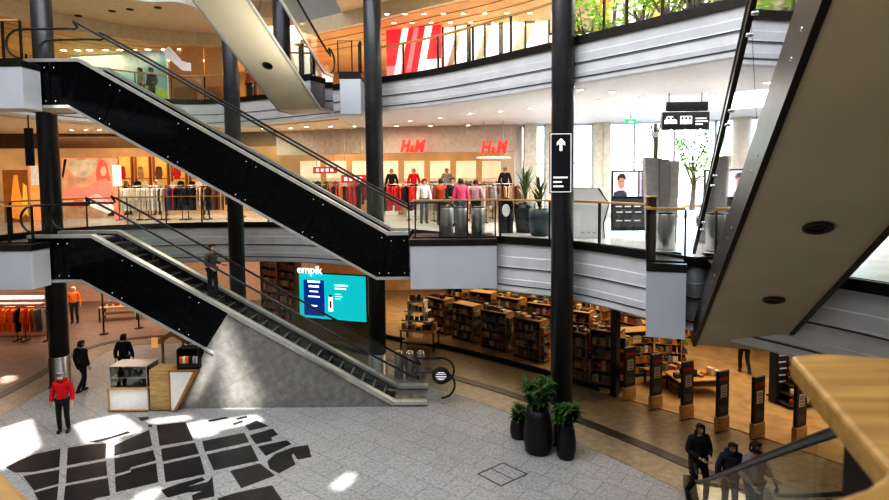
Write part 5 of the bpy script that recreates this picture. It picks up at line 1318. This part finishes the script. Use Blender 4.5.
# ------------------------------------------------------------------ ceiling lights
def light_disc(label, x, y, z, r, m, grp, ring=M_whitep, rz=0):
    t = thing('ceiling_light', label, 'ceiling light', (x, y, z), 0, grp)
    b = MB(); b.lathe((0,0,-.03), [(r*.8,.012),(r*.85,0),(r,.006),(r,.03)], 14); b.build('ring', ring, t)
    b = MB(); b.lathe((0,0,-.022), [(.01,0),(r*.8,.0),(r*.8,.01)], 14); b.build('lens', m, t); return t
base_l = {}
def lights(pts, z, r, m, label, grp, ring=M_whitep):
    src = None
    for x, y in pts:
        if src is None: src = light_disc(label, x, y, z, r, m, grp, ring)
        else: dup(src, (x, y, z))
def rowpts(us, y): return [(PY(u, 100, y).x, y) for u in us]
lights(rowpts([52,66,80,92,108,122,136,150,166,182], 27.0) + rowpts([60,88,115,143,172,205], 29.5), 13.28, .16, M_lamp, 'glowing round ceiling lamp of the far upper shops', 'lamps of the far upper shops')
up = []
for j, y in enumerate((21.6, 22.8, 24, 25.4, 27, 28.8)):
    up += rowpts([u + 7*j for u in (388,406,425,444,464,485,507,530)], y)
lights(up, 13.28, .11, M_lampdim, 'amber ceiling lamp above the red upper shopfront', 'amber lamps of the upper shops')
lights([(PY(u,100,y).x,y) for u, y in ((598,17),(622,19),(642,16.4),(712,16),(580,14.8),(612,15.2),(690,19),(470,20),(500,19.4),(530,18.6),(440,21.4),(410,22.4))], 9.28, .11, M_lampw, 'small white recessed downlight in the pale ceiling of the middle gallery', 'downlights of the pale ceiling')
lights(rowpts([70,84,98,150,176,200,226,262,290], 24.6) + rowpts([306,330,354,396,430,468], 24.0), 9.235, .12, M_lamp, 'warm downlight above the clothes shops', 'warm downlights of the middle gallery')
lights([(PY(u,10,y).x,y) for u, y in ((78,23.6),(112,23),(130,22.8),(158,22.6),(42,23.6),(322,20),(338,21))], 13.9, .14, M_blackmat, 'small black recessed spot in the tan upper ceiling', 'black spots of the upper ceiling', M_post)
# shop ceilings' long dark grooves
b = MB()
for k in range(3): b.loft(offset(UPP, -3.2-.8*k), [(-.04,13.27),(.04,13.27)])
st(b.build('trim_ceiling_groove', mat('brown groove', (.25,.12,.05), .6)))
# ------------------------------------------------------------------ ground floor west: sports shop and passage furniture
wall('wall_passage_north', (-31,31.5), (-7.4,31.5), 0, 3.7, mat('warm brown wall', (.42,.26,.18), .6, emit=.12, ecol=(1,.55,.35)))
t, w, h = sheet('shop_counter_front', 'lit shelf wall of the sports shop at the far left ground floor', 'shelf wall', -30, 292, 44, 345, 24.4, 24.4, mat('dark shelf wall', (.12,.07,.05), .5, emit=.1, ecol=(1,.4,.2)), .2, zmin=.03)
for z in (.5, 1.0, 1.5):
    b = MB(); b.box((0,-.15,z),(w,.3,.04)); b.build('shelf', M_whitep, t)
b = MB(); b.box((0,-.05,1.75),(w,.1,.14)); b.build('light_strip', mat('white light strip', (1,1,1), .5, emit=.7), t)
rk('sports rack with orange clothes at the far left', 8, 330, 23.6, 1.5, [8,8,2], 9, z=.03, ln=.95)
rk('second sports rack with orange clothes near the left column', 32, 330, 23.6, 1.3, [8,8,6,3], 8, z=.03, ln=.95)
def mann(label, u, v, top):
    p = PZ(u, v, .02); o = person(label, (p.x, p.y, .02), .3, 1.8, top, C_dark, M_whitep, group='ground floor mannequins'); o.name = 'mannequin'; o['category'] = 'mannequin'
mann('mannequin in an orange jacket right of the left column base', 75, 323, cloth('orange', (.85,.22,.03)))
for k, (u, v) in enumerate(((104,334),(139,328))):
    p = PZ(u, v, .02); t = thing('floor_pole', 'slim dark pole standing in the brown passage, %s one' % ('nearer','farther')[k], 'pole', p)
    b = MB(); b.tube([(0,0,.02),(0,0,2.2)], .035, 8); b.build('pole', M_post, t); b = MB(); b.lathe((0,0,0), [(.2,0),(.2,.02),(.04,.05)], 16); b.build('base', M_post, t)
    b = MB(); b.box((0,-.03,2.0),(.34,.03,.3), bev=.005); b.build('sign_plate', M_whitep, t)
table('pale table with white goods in the brown passage', 121, 319, 1.8, .8, .7, .2, 6)
# ------------------------------------------------------------------ foreground handrail around the viewer
G0 = Z1 + 1.15
edge = [PZ(u, v, G0) for u, v in ((-60,440),(0,470),(33,500))]
pl = [(-1.7,1.75),(edge[0].x,edge[0].y),(edge[1].x,edge[1].y),(edge[2].x,edge[2].y),(-.45,.9),(0,.86),(.5,.9),(.8,1.02)]
r0 = PZ(889,470,G0); r1 = PZ(790,356,G0); r2 = PZ(826,353,G0); r3 = PZ(889,358,G0)
pl += [(r0.x,r0.y),(r1.x,r1.y),(r2.x,r2.y),(r3.x+.02,r3.y),(3.2,2.0)]
t = thing('wooden_handrail', 'wide pale oak handrail in the foreground at right and lower left corner', 'handrail', (0,0,G0))
b = MB(); b.prism(pl + [(3.2,.7),(1.15,.62),(.8,.6),(.3,.55),(-.3,.55),(-.9,.72),(-1.7,1.3)], -.075, 0); hb = b.build('rail_cap', woodmat('pale oak rail', (.46,.28,.09), .4, 2.0), t)
bev = hb.modifiers.new('bevel', 'BEVEL'); bev.width = .012; bev.segments = 2; bev.limit_method = 'ANGLE'
pq = PY(862, 470, 1.45)
b = MB(); b.box((pq.x+.06, 1.42, -.62), (.19,.12,1.08), bev=.008); b.build('post', mat('dark brown steel post', (.03,.022,.018), .4, .5), t)
b = MB(); b.prism([(-3,-3),(4.5,-3),(4.5,1.75),(1.4,1.75),(.9,.75),(-.9,.8),(-1.8,1.6),(-3,1.7)], Z1-.3, Z1); st(b.build('floor_bridge', M_midfloor))
# glazed right side of the upper gallery with indoor trees behind
gp = [p for p in offset(UPP, -3.3) if p[0] > 3.6 and p[1] > 9]
t_ = plen(gp); n_ = 6
for k in range(n_):
    wn += 1; sg = sub(gp, t_*k/n_+.02, t_*(k+1)/n_-.02)
    b = MB(); b.box((sg[0][0], sg[0][1], (Z2+13.3)/2), (.09,.09,13.3-Z2)); b.loft(sg, [(-.04,Z2),(.04,Z2),(.04,Z2+.12),(-.04,Z2+.12)]); b.loft(sg, [(-.04,12.6),(.04,12.6),(.04,12.7),(-.04,12.7)])
    wo = st(b.build('window_%d' % wn, M_post)); b = MB(); b.loft(sg, [(0,Z2+.12),(0,13.25)]); b.build('pane', M_win, wo)
bp_ = [p for p in offset(UPP, -6.5) if p[0] > 5.2 and p[1] > 11]
b = MB(); b.loft(bp_, [(0,Z2),(0,13.3)]); st(b.build('wall_upper_garden', mat('bright pale wall', (.85,.86,.84), .7, emit=.6, ecol=(.95,1,1))))  # self-glowing backdrop added to brighten the view behind the trees
ML2 = mat('sunlit leaf', (.28,.42,.06), .5, emit=.12, ecol=(.4,.6,.05), var=.5, scale=5)  # sunlight put into the leaf colour and a faint glow
for k, (u, yy) in enumerate(((585,20.2),(612,19.4),(640,18.2),(668,17.2),(700,16.4),(735,15.6))):
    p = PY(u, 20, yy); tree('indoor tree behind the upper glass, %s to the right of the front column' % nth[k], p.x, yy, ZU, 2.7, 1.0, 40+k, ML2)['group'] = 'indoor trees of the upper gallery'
    if k % 2 == 0:
        t, w, h = sheet('amber_banner', 'amber banner standing between the indoor trees, %s from the front column' % ('first','second','third')[k//2], 'banner', u+8, 0, u+26, 40, yy+.6, yy+.4, mat('amber banner', (.8,.45,.1), .6, emit=.25, ecol=(1,.5,.1)), .05, zmin=ZU)
        b = MB(); b.box((0,0,.02),(w*.9,.3,.04)); b.build('foot', M_post, t)
area('garden_lamp', (8, 15.5, 13.2), 3, 160, (1,1,.95)); area('garden_lamp', (5.5, 18.5, 13.2), 3, 160, (1,1,.95))  # unseen fill lights added for the trees behind the glass
# ------------------------------------------------------------------ light
sl = bpy.data.lights.new('sun', 'SUN'); sl.energy = 13; sl.angle = math.radians(.8); sl.color = (1,.96,.88)
so_ = bpy.data.objects.new('sun', sl); COL.objects.link(so_); so_.rotation_euler = SUN.to_track_quat('-Z', 'Y').to_euler(); so_.location = (8, -4, 30)
area('skylight_lamp', (-4, 8, 19.6), 20, 2600, (.93,.96,1), sy=14)
W_ = bpy.data.worlds.new('world'); SC.world = W_; W_.use_nodes = True
nt = W_.node_tree; bg = nt.nodes['Background']; sk = nt.nodes.new('ShaderNodeTexSky'); sk.sky_type = 'NISHITA'; sk.sun_disc = False
sk.sun_elevation = math.radians(58); sk.sun_rotation = math.radians(110); nt.links.new(sk.outputs[0], bg.inputs[0]); bg.inputs[1].default_value = .9
# warm shop lamps per level
for x, y in ((-2.5,22.3),(1.0,19.5),(-9,24.2),(-14,24)): area('gallery_lamp', (x, y, 9.15), 2.5, 110, (1,.86,.68))  # added fill, brightens the bulkhead and promenade before the clothes shops
for x, y in ((-24,28),(-17,28.5),(-11,29),(-5,28.5),(0,27.5)): area('shop_lamp', (x, y, 9.1), 4, 70, (1,.72,.45))
for x, y in ((-3,27.5),(2,25.5),(6,22),(9,18),(12,14)): area('bookshop_lamp', (x, y, 3.6), 4, 115, (1,.78,.53))
for x, y in ((-20,23),(-18,28),(-12,28),(-15.5,25.5)): area('passage_lamp', (x, y, 3.6), 3, 100, (1,.78,.62))
for x, y in ((-18,28),(-11,29),(-4,27),(2,23),(8,17)): area('upper_shop_lamp', (x, y, 13.2), 4, 150, (1,.72,.4))
for x, y in ((5,18),(8,17),(11,14)): area('entrance_lamp', (x, y, 9.2), 4, 260, (1,.98,.95))
SC.view_settings.view_transform = 'Standard'
SC.view_settings.look = 'High Contrast'
SC.view_settings.exposure = .35
SC.cycles.max_bounces = 6; SC.cycles.transparent_max_bounces = 24; SC.cycles.glossy_bounces = 3; SC.cycles.diffuse_bounces = 3
SC.cycles.caustics_reflective = False; SC.cycles.caustics_refractive = False; SC.cycles.use_denoising = True
SC.cycles.sample_clamp_indirect = 6
area('uplight_lamp', (-3.2, 14.5, 9.3), 2.5, 70, (1,.95,.82), rot=(PI, 0, 0))  # unseen fill added in the void to lift the high escalator's underside
